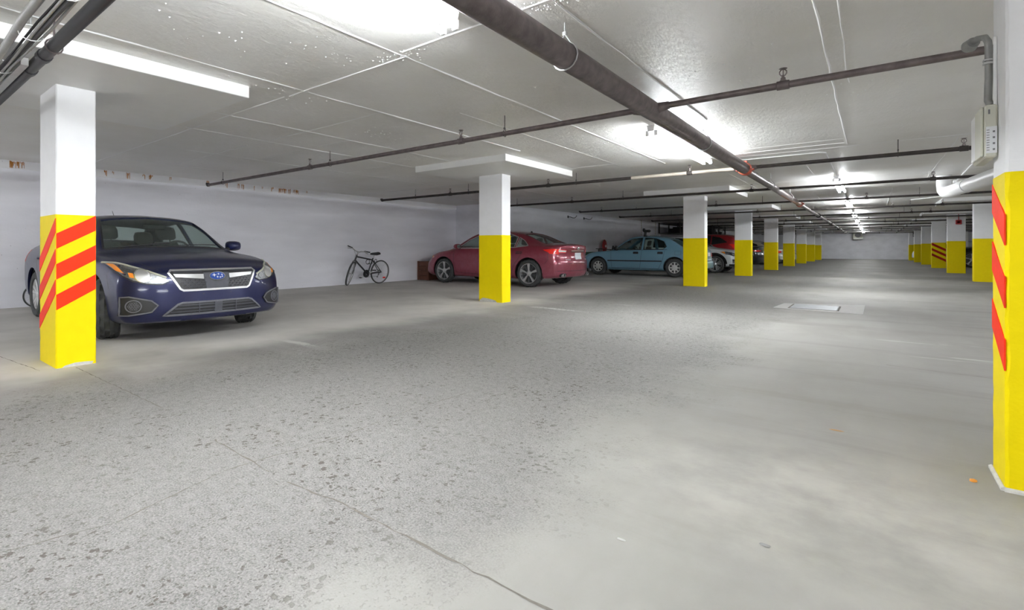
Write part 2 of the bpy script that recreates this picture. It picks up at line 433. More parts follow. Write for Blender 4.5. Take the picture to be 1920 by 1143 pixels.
def link(name, me, m, parent=None, smooth=None, loc=None):
    if m and not me.materials: me.materials.append(m)
    if smooth is not None:
        for p in me.polygons: p.use_smooth = True
        me.set_sharp_from_angle(angle=math.radians(smooth))
    o = bpy.data.objects.new(name, me); C.objects.link(o)
    if parent: o.parent = parent
    if loc: o.location = loc
    return o

def empty(name, label, cat, loc=(0, 0, 0), rz=0, group=None):
    o = bpy.data.objects.new(name, None); C.objects.link(o)
    o.empty_display_size = 0.1
    o.location = loc; o.rotation_euler = (0, 0, rz)
    o['label'] = label; o['category'] = cat
    if group: o['group'] = group
    return o

def tag(o, label, cat, group=None):
    o['label'] = label; o['category'] = cat
    if group: o['group'] = group
    return o

def struct(o, label=None):
    o['kind'] = 'structure'
    if label: o['label'] = label; 
    return o

def copy_part(src, parent, loc=None):
    o = src.copy(); C.objects.link(o); o.parent = parent
    if loc is not None: o.location = loc
    return o

ORD = ['first', 'second', 'third', 'fourth', 'fifth', 'sixth', 'seventh', 'eighth', 'ninth', 'tenth', 'eleventh', 'twelfth', 'thirteenth', 'fourteenth', 'fifteenth', 'sixteenth']
# ------------------------------------------------------------------ room shell
ZC, ZP = 2.475, 2.366            # ceiling, underside of the drop panels
XW1, XW2, YJ, YF, YB, XR_ = -11.27, -9.7, 13.3, 59.0, -8.0, 9.6

def slab(name, x0, x1, y0, y1, z0, z1, m):
    return struct(MB().box(x0, x1, y0, y1, z0, z1).build(name, m), None)

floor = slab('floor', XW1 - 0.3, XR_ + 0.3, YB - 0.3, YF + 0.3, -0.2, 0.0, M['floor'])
floor['label'] = 'worn grey concrete garage floor with pitted driving lane'
floor['category'] = 'floor'
ceiling = slab('ceiling', XW1 - 0.3, XR_ + 0.3, YB - 0.3, YF + 0.3, ZC, ZC + 0.2, M['ceiling'])
ceiling['label'] = 'low painted concrete ceiling with cast formwork seams'
ceiling['category'] = 'ceiling'
wl = slab('wall_left', XW1 - 0.25, XW1, YB, YJ, 0, ZC, M['wall']); wl['label'] = 'white painted concrete wall behind the navy car and bicycle'; wl['category'] = 'wall'
wj = slab('wall_jog', XW1 - 0.25, XW2, YJ, YJ + 0.25, 0, ZC, M['wall']); wj['label'] = 'short return wall beyond the nose of the burgundy sedan'; wj['category'] = 'wall'
w2 = slab('wall_left_far', XW2 - 0.25, XW2, YJ + 0.25, YF, 0, ZC, M['wall2']); w2['label'] = 'grey painted wall behind the teal sedan'; w2['category'] = 'wall'
wf = slab('wall_far', XW2, XR_, YF, YF + 0.25, 0, ZC, M['wall2']); wf['label'] = 'grey end wall of the garage aisle'; wf['category'] = 'wall'
wr = slab('wall_right', XR_, XR_ + 0.25, YB, YF, 0, ZC, M['wall']); wr['label'] = 'painted wall along right parking bays'; wr['category'] = 'wall'
wb = slab('wall_back', XW1, XR_, YB - 0.25, YB, 0, ZC, M['wall']); wb['label'] = 'painted wall behind the viewpoint'; wb['category'] = 'wall'

# cast band along the top of the left wall, proud of it
band = slab('trim_1', XW1, XW1 + 0.025, YB, YJ, 2.335, ZC, M['band']); band['label'] = 'white cast band along top of left wall with rust streaks'; band['category'] = 'trim'
def stain(y, w, h, seed):
    """rust drips: a row of narrow runs of different length under the ceiling line"""
    rnd = random.Random(seed); v = []; f = []; n = max(3, int(w / 0.014)); x = XW1 + 0.0265
    for i in range(n):
        a = y - w / 2 + w * i / n; ww = w / n * rnd.uniform(0.4, 1.25); L_ = h * rnd.choice((0.35, 0.6, 0.85, 1.0, 1.0)); k = len(v)
        zt = 2.468 - rnd.uniform(0, 0.02); zb = max(2.342, zt - L_)
        v += [(x, a, zt), (x, a + ww, zt), (x, a + ww * 0.85, zb + 0.015), (x, a + ww * 0.5, zb), (x, a + ww * 0.15, zb + 0.015)]
        f.append((k, k + 1, k + 2, k + 3, k + 4))
    MB().add(v, f).build('rust_stain', M['rust'], band)['kind'] = 'stuff'
for k, (y, w, h) in enumerate([(1.80, 0.10, 0.12), (1.9, 0.05, 0.10), (3.08, 0.035, 0.12), (3.45, 0.05, 0.12), (3.72, 0.04, 0.10), (3.84, 0.05, 0.09), (4.95, 0.05, 0.12), (5.35, 0.04, 0.11), (5.62, 0.03, 0.10), (5.72, 0.05, 0.11), (6.45, 0.05, 0.09), (6.72, 0.16, 0.12), (6.90, 0.05, 0.11), (7.08, 0.11, 0.12), (2.6, 0.03, 0.1), (3.2, 0.02, 0.08), (4.2, 0.03, 0.07), (6.0, 0.02, 0.12), (6.2, 0.03, 0.06), (7.4, 0.03, 0.06)]):
    stain(y, w * 1.35, h * 1.1, k)

# formwork seams cast into the ceiling (thin fins of paint and concrete)
def seam_x(x, y0, y1, w=0.010, h=0.006, seed=0):
    rnd = random.Random(seed); n = max(2, int((y1 - y0) / 0.35)); m_ = MB(); v = []; f = []
    for i in range(n + 1):
        y = y0 + (y1 - y0) * i / n; ww = w * rnd.uniform(0.35, 1.0); d = rnd.uniform(-0.006, 0.006)
        v += [(x + d - ww, y, ZC), (x + d, y, ZC - h * rnd.uniform(0.4, 1.3)), (x + d + ww, y, ZC)]
    for i in range(n):
        f += [(3 * i, 3 * i + 1, 3 * i + 4, 3 * i + 3), (3 * i + 1, 3 * i + 2, 3 * i + 5, 3 * i + 4)]
    m_.add(v, f).build('ceiling_seam', M['seam'], ceiling)
def seam_y(y, x0, x1, w=0.010, h=0.006, seed=0):
    rnd = random.Random(seed); n = max(2, int((x1 - x0) / 0.35)); m_ = MB(); v = []; f = []
    for i in range(n + 1):
        x = x0 + (x1 - x0) * i / n; ww = w * rnd.uniform(0.35, 1.0); d = rnd.uniform(-0.006, 0.006)
        v += [(x, y + d - ww, ZC), (x, y + d, ZC - h * rnd.uniform(0.4, 1.3)), (x, y + d + ww, ZC)]
    for i in range(n):
        f += [(3 * i, 3 * i + 1, 3 * i + 4, 3 * i + 3), (3 * i + 1, 3 * i + 2, 3 * i + 5, 3 * i + 4)]
    m_.add(v, f).build('ceiling_seam', M['seam'], ceiling)
k = 0
for x, y0, y1, w in [(-2.80, -1, 8.9, 0.014), (-4.15, -0.5, 6.4, 0.012), (-1.48, -1, 6.2, 0.010), (-0.27, 3.2, 8.9, 0.010), (-0.16, 3.4, 5.6, 0.006), (-5.55, 2.5, 6.4, 0.009), (-6.5, 2.6, 8.9, 0.012),
                     (-8.0, 2.6, 8.9, 0.007), (-9.6, 2.6, 13, 0.007), (-3.5, 4.2, 8.8, 0.005), (-5.0, 9, 13, 0.006), (-6.9, 9, 13, 0.007), (-2.2, 9.2, 16, 0.007), (-0.9, 9.2, 13, 0.006), (0.9, 9.2, 16, 0.006), (1.4, 3, 8.5, 0.004),
                     (-1.2, 16, 28, 0.008), (0.4, 16, 30, 0.008)]:
    k += 1; seam_x(x, y0, y1, w, w * 0.6, k)
for y, x0, x1, w in [(2.68, -10.5, -4.45, 0.011), (2.70, -4.4, -2.8, 0.010), (2.62, -2.75, -1.4, 0.012), (3.65, -6.4, -4.15, 0.008), (3.62, -9.5, -7.0, 0.007), (8.92, -10.8, -6.5, 0.010), (8.72, -1.75, -0.3, 0.011), (9.05, -1.7, 2.5, 0.008), (6.1, -8.0, -6.5, 0.007),
                     (8.4, -4.3, -0.3, 0.006), (4.3, -7.8, -5.5, 0.006), (13.1, -9.5, 2.3, 0.009), (15.2, -9.4, 2.3, 0.009), (19.5, -3.2, 2.3, 0.01), (25.9, -3.2, 2.3, 0.01), (32, -3.2, 2.3, 0.01)]:
    k += 1; seam_y(y, x0, x1, w, w * 0.6, k)
# beads of cement squeezed out at the seam crossings
rnd = random.Random(3); mb = MB()
for (cx, cy, n) in [(-2.8, 2.66, 60), (-1.48, 2.66, 60), (-4.3, 2.7, 30), (-1.6, 2.45, 40), (-3.2, 2.3, 25), (-0.2, 6.0, 25), (-5.0, 4.4, 25), (-2.9, 6.5, 30), (-3.6, 1.6, 20), (-1.0, 4.5, 15)]:
    for i in range(n):
        x = cx + rnd.gauss(0, 0.14); y = cy + rnd.gauss(0, 0.05) * (1 if n > 30 else 5); r = rnd.uniform(0.002, 0.008)
        mb.add([(x - r, y - r, ZC), (x + r, y - r, ZC), (x + r * 1.3, y + r, ZC), (x - r, y + r, ZC), (x, y, ZC - r)], [(0, 1, 4), (1, 2, 4), (2, 3, 4), (3, 0, 4)])
o = mb.build('cement_bead', M['seam'], ceiling); o['kind'] = 'stuff'

# cracks and a saw joint in the floor
def crack(pts, w, seed, name='floor_crack'):
    rnd = random.Random(seed); v = []; f = []; q = []
    for i in range(len(pts) - 1):
        a, b_ = Vector(pts[i]), Vector(pts[i + 1]); n = max(2, int((b_ - a).length / 0.05))
        for j in range(n): q.append(a.lerp(b_, j / n))
    for p in q:
        j = rnd.uniform(-1, 1) * w * 0.9; ww = w * rnd.uniform(0.15, 1.0)
        t = (Vector(pts[-1]) - Vector(pts[0])).normalized(); nrm = Vector((-t.y, t.x))
        for s_ in (-1, 1): v.append((p.x + nrm.x * (j + s_ * ww), p.y + nrm.y * (j + s_ * ww), 0.0012))
    for i in range(len(q) - 1): f.append((2 * i, 2 * i + 1, 2 * i + 3, 2 * i + 2))
    MB().add(v, f).build(name, M['crack'], floor)
crack([(-5.2, 1.22), (-3.4, 1.25)], 0.005, 1, 'floor_joint')
crack([(-2.68, 1.21), (-2.05, 1.19)], 0.006, 2, 'floor_joint')
crack([(-1.95, 1.19), (-1.62, 1.22), (-0.4, 1.22)], 0.0065, 3, 'floor_joint')
crack([(-2.24, 0.30), (-2.15, 0.62), (-2.27, 1.08), (-2.2, 1.7)], 0.0045, 4)
crack([(-2.2, 1.7), (-2.23, 2.2), (-2.16, 2.9)], 0.0035, 5)
crack([(-5.2, 7.5), (-3.0, 7.55), (-2.4, 7.5)], 0.008, 6)
crack([(-5.3, 1.0), (-6.3, 0.9), (-9, 0.95)], 0.005, 7)
crack([(0.1, 5.6), (0.9, 5.5), (2.2, 5.6)], 0.005, 8)
crack([(-5.0, 12.0), (-2.0, 12.4), (1.5, 12.2)], 0.01, 9)

# repaired patch with an access cover in the lane
fp = tag(MB().add([(-1.30, 9.83, 0), (-0.10, 9.63, 0), (-0.09, 11.2, 0), (-1.24, 10.7, 0), (-1.30, 9.83, 0.004), (-0.10, 9.63, 0.004), (-0.09, 11.2, 0.004), (-1.24, 10.7, 0.004)], [(0, 3, 2, 1), (4, 5, 6, 7), (0, 1, 5, 4), (1, 2, 6, 5), (2, 3, 7, 6), (3, 0, 4, 7)]).build('concrete_patch', M['patch']),
         'pale concrete repair patch set in the aisle floor', 'patch')
cv = empty('access_cover', 'flat grey access cover inside the pale floor patch', 'cover', (-0.75, 10.25, 0.004))
MB().box(-0.32, 0.32, -0.36, 0.36, 0, 0.006, 0.003).build('plate', M['cover'], cv)
g_ = MB()
for (a, b_, c_, d_) in ((-0.345, -0.325, -0.385, 0.385), (0.325, 0.345, -0.385, 0.385), (-0.345, 0.345, -0.385, -0.365), (-0.345, 0.345, 0.365, 0.385)): g_.box(a, b_, c_, d_, 0, 0.003)
g_.build('rim_gap', M['crack'], cv)

# ------------------------------------------------------------------ pillars
PW, PD, YH = 0.54, 0.28, 1.283
def shaft(x0, x1, y0, y1, z0, z1, seed, jag=0.003, step=0.05, top_jag=0.0):
    """rough cast post: rounded, slightly chipped corners"""
    rnd = random.Random(seed); n = max(2, int((z1 - z0) / step)); v = []; f = []; b = 0.007
    for i in range(n + 1):
        z = z0 + (z1 - z0) * i / n
        c = []
        for (cx, cy, sx, sy) in ((x0, y0, 1, 1), (x1, y0, -1, 1), (x1, y1, -1, -1), (x0, y1, 1, -1)):
            e = rnd.uniform(-1, 1) * jag; e2 = rnd.uniform(-1, 1) * jag
            p1 = (cx + sx * (b + abs(e)), cy + sy * max(0, e2) * 0.3); p2 = (cx + sx * max(0, e) * 0.3, cy + sy * (b + abs(e2)))
            c += [p2, p1] if (sx, sy) in ((1, 1), (-1, -1)) else [p1, p2]
        for (px, py) in c: v.append((px, py, z))
    for i in range(n):
        for j in range(8): f.append((i * 8 + j, i * 8 + (j + 1) % 8, i * 8 + 8 + (j + 1) % 8, i * 8 + 8 + j))
    f.append(tuple(range(7, -1, -1))); f.append(tuple(n * 8 + j for j in range(8)))
    return MB().add(v, f)

def stripe_y(y, x0, z0a, x1, z1a, h):      # stripe on a face of constant y (front): parallelogram slab
    d = 0.0025
    pts = [(x0, z0a), (x1, z1a), (x1, z1a + h), (x0, z0a + h)]
    return MB().prism(pts, 'y', y - d, y + 0.002)
def stripe_x(x, s, y0, z0a, y1, z1a, h):   # stripe on a face of constant x; s is its outward sign
    d = 0.0025
    pts = [(y0, z0a), (y1, z1a), (y1, z1a + h), (y0, z0a + h)]
    return MB().prism(pts, 'x', x - s * 0.002, x + s * d)

def pillar(xa, y0, side, label, panel=None, yh=YH, stripes=(), jag=0.003, group=None, stripe_mat='red'):
    """xa: x of the face towards the aisle; side -1 = pillar stands left of the aisle"""
    x0, x1 = (xa - PW, xa) if side < 0 else (xa, xa + PW)
    cx, cy = (x0 + x1) / 2, y0 + PD / 2
    r = empty('pillar', label, 'pillar', (cx, cy, 0), 0, group)
    a, b_ = x0 - cx, x1 - cx; c, d = -PD / 2, PD / 2
    top = (ZP if panel else ZC)
    shaft(a, b_, c, d, 0, yh, int(abs(xa * 10) + y0 * 7), jag).build('painted_base', M['yellow'], r)
    shaft(a + 0.0015, b_ - 0.0015, c + 0.0015, d - 0.0015, yh, top, int(y0 * 11) + 3, jag * 0.6).build('upper_shaft', M['pillar_white'], r)
    if panel:
        px0, px1, py0, py1 = panel
        MB().box(px0 - cx, px1 - cx, py0 - cy, py1 - cy, ZP, ZC + 0.0, 0.004).build('drop_panel', M['panel_white'], r)
    for s_ in stripes: s_.build('hazard_stripe', M[stripe_mat], r)
    return r, (a, b_, c, d)

ap, bp_, cp, dp = -PW / 2, PW / 2, -PD / 2, PD / 2
st = []
for k in range(3):
    zc = 0.995 - 0.2545 * k
    st.append(stripe_x(bp_, 1, cp + 0.004, zc, dp - 0.004, zc + 0.16, 0.128))
for k in range(3):
    zc = 1.128 - 0.2545 * k
    st.append(stripe_y(cp, ap + 0.004, zc - 0.335, bp_ - 0.004, zc, 0.122))
P1, _ = pillar(-5.282, 1.10, -1, 'yellow and white pillar with red diagonal stripes in front of the navy car', (-6.42, -4.42, 0.17, 2.31), stripes=st, jag=0.005)
# spalled paint at its foot
v = [(bp_ + 0.0005, cp + 0.04, 0.0), (bp_ + 0.0005, dp - 0.03, 0.0), (bp_ + 0.0035, dp - 0.02, 0.022), (bp_ + 0.0035, dp - 0.08, 0.028), (bp_ + 0.0035, cp + 0.13, 0.03), (bp_ + 0.0035, cp + 0.06, 0.016)]
MB().add(v, [(0, 1, 2, 3, 4, 5)]).build('chipped_patch', M['bare_concrete'], P1)
P2, _ = pillar(-5.282, 7.548, -1, 'plain yellow and white pillar in front of the burgundy sedan', (-6.42, -4.45, 6.45, 8.69), yh=1.245)
v = [(ap + 0.02, cp - 0.0005, 0.0), (bp_ - 0.12, cp - 0.0005, 0.0), (bp_ - 0.15, cp - 0.0035, 0.035), (bp_ - 0.3, cp - 0.0035, 0.06), (ap + 0.1, cp - 0.0035, 0.07), (ap + 0.03, cp - 0.0035, 0.03)]
MB().add(v, [(0, 1, 2, 3, 4, 5)]).build('chipped_patch', M['bare_concrete'], P2)
left_lab = ['yellow and white pillar in front of the tail of the teal sedan', 'yellow and white pillar between red SUV and dark grey sedan', 'yellow and white pillar hiding most of the dark grey sedan', 'fourth yellow pillar from the far end of the left row',
            'third yellow pillar from the far end of the left row', 'next to last yellow pillar of the left row', 'farthest yellow pillar of left row, nearest the end wall']
for i in range(7):
    y = 1.1027 + 6.4453 * (i + 2)
    pillar(-3.381, y, -1, left_lab[i], (-4.62, -2.6, y - 1.0, y + 1.2), yh=(1.265, 1.30, 1.28, 1.28, 1.29, 1.28, 1.28)[i])
right_lab = ['nearest plain yellow pillar of the right row beside the striped one', 'yellow pillar of right row with the red alarm box', 'far right row pillar with dark red diagonal stripes', 'yellow right row pillar just beyond the striped far one',
             'next to last yellow pillar of right row', 'farthest yellow pillar of right row at the end wall']
for i in range(6):
    y = 21.2153 + 6.7616 * i
    st = []
    if i == 2:
        for k in range(3):
            zc = 0.84 - 0.265 * k + 0.0
            st.append(stripe_y(cp, ap + 0.005, zc + 0.32, bp_ - 0.005, zc, 0.125))
    pillar(2.3906, y, 1, right_lab[i], (1.62, 3.6, y - 1.0, y + 1.2), yh=1.29, stripes=st, stripe_mat='dark_red')
st = []
for k in range(3):
    zc = 1.012 - 0.259 * k
    st.append(stripe_x(ap, -1, cp + 0.004, zc, dp - 0.004, zc + 0.15, 0.128))
R1, _ = pillar(0.430, 2.9966, 1, 'close yellow and white pillar at right edge with salmon red stripes', None, yh=1.315, stripes=st, jag=0.009)
MB().tube([(ap - 0.003, cp - 0.003, 0.004), (ap - 0.003, dp, 0.004)], 0.012, 6).build('base_fillet', M['bare_concrete'], R1)
MB().tube([(ap - 0.003, cp - 0.003, 0.004), (bp_, cp - 0.003, 0.004)], 0.012, 6).build('base_fillet', M['bare_concrete'], R1)

# ------------------------------------------------------------------ fluorescent lights
LL = 2.65
def light(x, y0, label, tube='tube'):
    r = empty('fluorescent_light', label, 'ceiling light', (x, y0 + LL / 2, ZC), 0, 'fluorescent strip lights along the aisle')
    h = LL / 2
    MB().prism([(-0.05, -0.015), (0.05, -0.015), (0.034, -0.09), (-0.034, -0.09)], 'y', -h, h).build('housing', M['white_metal'], r)
    for e in (-0.8, 0.8): MB().box(-0.02, 0.02, e * h - 0.03, e * h + 0.03, -0.017, 0).build('bracket', M['white_metal'], r)
    for s_ in (-1, 1):
        MB().tube([(s_ * 0.055, -h + 0.05, -0.118), (s_ * 0.055, h - 0.05, -0.118)], 0.0165, 10).build('tube', M[tube], r)
        for e in (-1, 1):
            MB().box(s_ * 0.05 - 0.02, s_ * 0.05 + 0.02, e * (h - 0.035) - 0.012, e * (h - 0.035) + 0.012, -0.14, -0.075, 0.003).build('socket', M['white_metal'], r)
    return r
ys = [-6.2, -0.27, 5.97]
labs = ['fluorescent strip light behind the viewpoint', 'glaring fluorescent strip light at top of the picture', 'fluorescent strip light beside the big pipe, second from camera']
for y, l in zip(ys, labs): light(-2.04, y, l)
far_y = [12.4, 18.3, 24.3, 30.3, 36.3, 42.3, 48.3, 54.3]
for i, y in enumerate(far_y): light(-0.55, y, ['nearest light of the far aisle row, with conduit leading to it', 'second light of the far aisle row', 'third light of the far aisle row', 'fourth light of the far aisle row', 'fifth light of the far aisle row', 'sixth light of the far aisle row', 'seventh light of the far aisle row', 'last light of the far aisle row before the end wall'][i], 'tube_mid' if i < 2 else 'tube_far')
fill_lights = [(-8.6, -4.4, 'added fill strip light over the left bays, out of view'), (2.6, -6.2, 'added fill strip light behind the viewpoint, on the right'), (5.5, -3.0, 'added fill strip light over the right bays beside the viewpoint'), (5.5, 3.4, 'added fill strip light over the right bays, hidden by the close pillar'),
       (6.2, 10.0, 'second added fill strip light hidden over the right bays')]  # unseen lamps added to fill the bays and foreground with light
for x, y, l in fill_lights: light(x, y, l, 'tube_mid' if x < -5 or y < 0 else 'tube')
# ------------------------------------------------------------------ pipes on the ceiling
ZS = 2.2741
def head_mesh():
    m_ = MB()
    m_.lathe([(0.0, 0.0), (0.017, 0.0), (0.017, 0.03), (0.010, 0.035), (0.010, 0.05), (0.0, 0.05)], 8)
    m_.tube([(0.011, 0, 0.045), (0.024, 0, 0.062), (0.024, 0, 0.08), (0.004, 0, 0.10)], 0.0045, 5)
    m_.tube([(-0.011, 0, 0.045), (-0.024, 0, 0.062), (-0.024, 0, 0.08), (-0.004, 0, 0.10)], 0.0045, 5)
    m_.lathe([(0.0, 0.098), (0.026, 0.098), (0.030, 0.102), (0.0, 0.106)], 10)
    m_.tube([(0, 0, 0.05), (0, 0, 0.098)], 0.004, 5)
    return m_.mesh('sprinkler_head')
HEAD = head_mesh(); HEAD.materials.append(M['rusty_steel'])
def hanger_mesh(r):
    m_ = MB(); top = ZC - ZS
    m_.tube([(0, 0, r + 0.03), (0, 0, top)], 0.005, 6)
    pts = []
    for k in range(13):
        t = PI / 2 + 2 * PI * k / 12; pts.append((0, (r + 0.005) * math.cos(t), (r + 0.005) * math.sin(t) + (0.025 if k in (0, 12) else 0)))
    m_.tube(pts, 0.004, 5)
    m_.box(-0.008, 0.008, -0.012, 0.012, r + 0.02, r + 0.035)
    return m_.mesh('hanger')
HANG = hanger_mesh(0.03); HANG.materials.append(M['black_steel'])

def sprinkler(y, x0, x1, label, heads, hangers, r=0.029, material='black_steel', tees=()):
    root = empty('sprinkler_pipe', label, 'pipe', (0, y, ZS), 0)
    MB().tube([(x0, 0, 0), (x1, 0, 0)], r, 10).build('pipe', M[material], root, 40)
    e = MB(); e.tube([(x0 + 0.04, 0, 0), (x0, 0, 0), (x0 - 0.012, 0, 0.012), (x0 - 0.012, 0, 0.045)], r * 1.25, 10)
    e.build('end_elbow', M['black_steel'], root, 40)
    hm = None
    for hx in heads:
        o = link('sprinkler_head', HEAD, None, root); o.location = (hx, 0, r + 0.0)
        t = MB().tube([(hx - 0.045, 0, 0), (hx - 0.04, 0, 0), (hx + 0.04, 0, 0), (hx + 0.045, 0, 0)], [r, r * 1.3, r * 1.3, r], 10)
        t.tube([(hx, 0, r * 0.5), (hx, 0, r + 0.012)], r * 0.8, 8); t.build('tee_fitting', M[material], root, 40)
    for hx in hangers:
        o = link('hanger', HANG, None, root); o.location = (hx, 0, 0)
    return root
sprinkler(4.594, -10.44, 7.0, 'nearest sprinkler pipe, crossing the whole ceiling in front', [-0.54, -3.81, -6.9, 2.7], [-3.18, -6.38, -9.8, 1.3], 0.028, 'rusty_steel')
sp2 = sprinkler(8.946, -10.15, 7.0, 'second sprinkler pipe from camera, partly painted cream', [-5.12, -7.75, 0.92, -2.4], [-4.5, -8.9, -7.2, 0.28], 0.028)
MB().tube([(-3.4, 0, 0), (-1.72, 0, 0)], 0.0295, 10).build('painted_section', M['grey_pipe'], sp2, 40)
sprinkler(12.49, -9.4, 7.0, 'third sprinkler pipe from camera', [-6.41, -2.06, 0.88], [-4.97, -8.2, -0.6], 0.027)
yy = [16.2, 19.9, 23.6, 27.3, 31.0, 34.8, 38.6, 42.4, 46.2, 50.0, 53.8]
for i, y in enumerate(yy):
    x0 = [-8.0, -8.05, -8.0, -7.6, -8.2, -7.9, -8.1, -8.0, -8.0, -8.0, -8.0][i]
    sprinkler(y, x0, 7.0, f'{ORD[i + 3]} black sprinkler pipe from camera over the aisle', [-7.2 + 0.4 * (i % 3), -3.6 + 0.5 * (i % 2), -0.1 + 0.6 * (i % 3) , 1.6], [-6.0, -2.4, 0.9], 0.026)

# the main feed pipe along the aisle
mp = empty('main_pipe', 'large rusty sprinkler feed pipe running down the aisle ceiling', 'pipe', (-1.565, 0, 2.255))
MB().tube([(0, -2.5, 0), (0, 8.93, 0)], 0.083, 20).build('pipe', M['rusty_steel'], mp, 40)
MB().tube([(-0.02, 9.0, 0), (-0.03, 17.4, 0)], 0.062, 16).build('pipe', M['rusty_steel'], mp, 40)
MB().tube([(-0.03, 13.2, 0), (-0.03, 16.9, 0)], 0.0635, 16).build('pipe', M['copper'], mp, 40)
MB().tube([(-0.03, 17.4, 0), (-0.03, 30, 0), (-0.03, 53, 0)], 0.05, 12).build('pipe', M['rusty_steel'], mp, 40)
c_ = MB()
c_.tube([(0, 8.86, 0), (0, 8.88, 0), (0, 9.0, 0), (0, 9.02, 0)], [0.084, 0.10, 0.10, 0.075], 18)
c_.box(-0.03, 0.03, 8.91, 8.97, 0.09, 0.13, 0.006); c_.box(0.09, 0.13, 8.91, 8.97, -0.03, 0.03, 0.006); c_.box(-0.13, -0.09, 8.91, 8.97, -0.03, 0.03, 0.006)
c_.build('red_coupling', M['red_iron'], mp, 40)
for y in (16.95, 23.4, 30.8, 38.5):
    c2 = MB(); c2.tube([(-0.03, y - 0.06, 0), (-0.03, y - 0.05, 0), (-0.03, y + 0.05, 0), (-0.03, y + 0.06, 0)], [0.06, 0.085, 0.085, 0.06], 14)
    c2.box(0.05, 0.09, y - 0.04, y + 0.04, -0.02, 0.02); c2.build('coupling', M['red_iron'] if y < 20 else M['black_steel'], mp, 40)
# weld-on branch saddles where the sprinkler pipes meet it
for y in (4.594, 8.946):
    for sg in (-1, 1): MB().tube([(sg * 0.16, y, ZS - 2.255), (sg * 0.07, y, 0.01)], [0.034, 0.048], 12).build('branch_saddle', M['rusty_steel'], mp, 40)
for y, r in ((2.95, 0.083), (6.41, 0.083), (11.5, 0.062), (14.6, 0.062), (21, 0.05), (26, 0.05), (33, 0.05)):
    h = MB(); z1 = ZC - 2.255
    h.tube([(0, y, r + 0.055), (0, y, z1)], 0.006, 6)
    pts = [(0, y, r + 0.06)]
    for k in range(15):
        t = PI / 2 - 0.5 - (2 * PI - 1.0) * k / 14
        pts.append(((r + 0.007) * math.cos(t), y, (r + 0.007) * math.sin(t)))
    pts.append((0, y, r + 0.06))
    h.tube(pts, 0.006, 6); h.box(-0.012, 0.012, y - 0.012, y + 0.012, r + 0.05, r + 0.075)
    h.build('ring_hanger', M['galv'], mp)

# black pipe and cable bundle across the top left
bp = empty('black_pipe', 'thick black pipe crossing the top left corner beside cables', 'pipe', (0, 0.815, 2.25))
MB().tube([(-11.2, 0, 0), (-4.85, 0, 0), (-4.8, 0, 0), (-1.7, 0, 0)], 0.036, 16).build('pipe', M['cable_black'], bp, 40)
for x in (-4.6, -4.2):
    MB().tube([(x - 0.04, 0, 0), (x - 0.035, 0, 0), (x + 0.035, 0, 0), (x + 0.04, 0, 0)], [0.036, 0.043, 0.043, 0.036], 14).build('coupling_sleeve', M['cable_black'], bp, 40)
for x in (-3.95, -7.0):
    h = MB(); h.tube([(x, -0.0, 0.055), (x, 0, ZC - 2.25)], 0.006, 6)
    pts = [(x, 0.043 * math.cos(t), 0.043 * math.sin(t) + (0.015 if abs(t - PI / 2) < 0.3 else 0)) for t in [PI / 2 + 2 * PI * k / 14 for k in range(15)]]
    h.tube(pts, 0.005, 5); h.build('ring_hanger', M['rusty_steel'], bp)
tr = empty('cable_tray', 'cable bundle with grey conduit and black cables at top left', 'cables', (0, 0.64, 2.22))
MB().tube([(-11.2, 0.0, 0.0), (-6, 0.0, 0.01), (-4.4, -0.02, 0.0), (-3.6, -0.03, 0.03), (-2.0, -0.02, 0.03)], 0.021, 12).build('flexible_conduit', M['cable_grey'], tr, 40)
rnd = random.Random(5)
for k in range(7):
    oy = 0.035 + 0.014 * (k % 4); oz = 0.012 * (k // 4) + 0.01
    pts = [(-11.2, oy, oz)] + [(-9 + i * 0.9, oy + rnd.uniform(-0.012, 0.012), oz + rnd.uniform(-0.012, 0.012)) for i in range(9)]
    MB().tube(pts, rnd.uniform(0.006, 0.011), 7).build('cable', M['cable_black'] if k % 3 else M['cable_grey'], tr, 50)
MB().box(-11.2, -4.35, 0.085, 0.125, -0.015, 0.035).build('strut_channel', M['galv'], tr)
for x in (-3.0, -3.75, -4.6, -5.4):
    pts = [(x, 0.03 + 0.06 * math.cos(t), 0.012 + 0.045 * math.sin(t)) for t in [2 * PI * k / 12 for k in range(13)]]
    MB().tube(pts, 0.003, 5).build('cable_tie', M['white_metal'], tr)
MB().tube([(-4.15, 0.10, 0.03), (-4.15, 0.10, ZC - 2.22)], 0.006, 6).build('hanger_rod', M['galv'], tr)
MB().tube([(-6.8, 0.10, 0.03), (-6.8, 0.10, ZC - 2.22)], 0.006, 6).build('hanger_rod', M['galv'], tr)

# conduits
cd = empty('light_conduit', 'thin white conduit from near strip light to the far light row', 'conduit', (0, 0, ZC - 0.014))
MB().tube([(-2.0, 8.64, -0.01), (-1.95, 9.3, 0), (-0.62, 9.3, 0), (-0.55, 9.38, 0), (-0.55, 12.4, 0)], 0.012, 8).build('conduit', M['white_metal'], cd, 50)
for i in range(7):
    MB().tube([(-0.55, far_y[i] + LL, 0), (-0.55, far_y[i + 1], 0)], 0.012, 8).build('conduit', M['galv'], cd, 50)
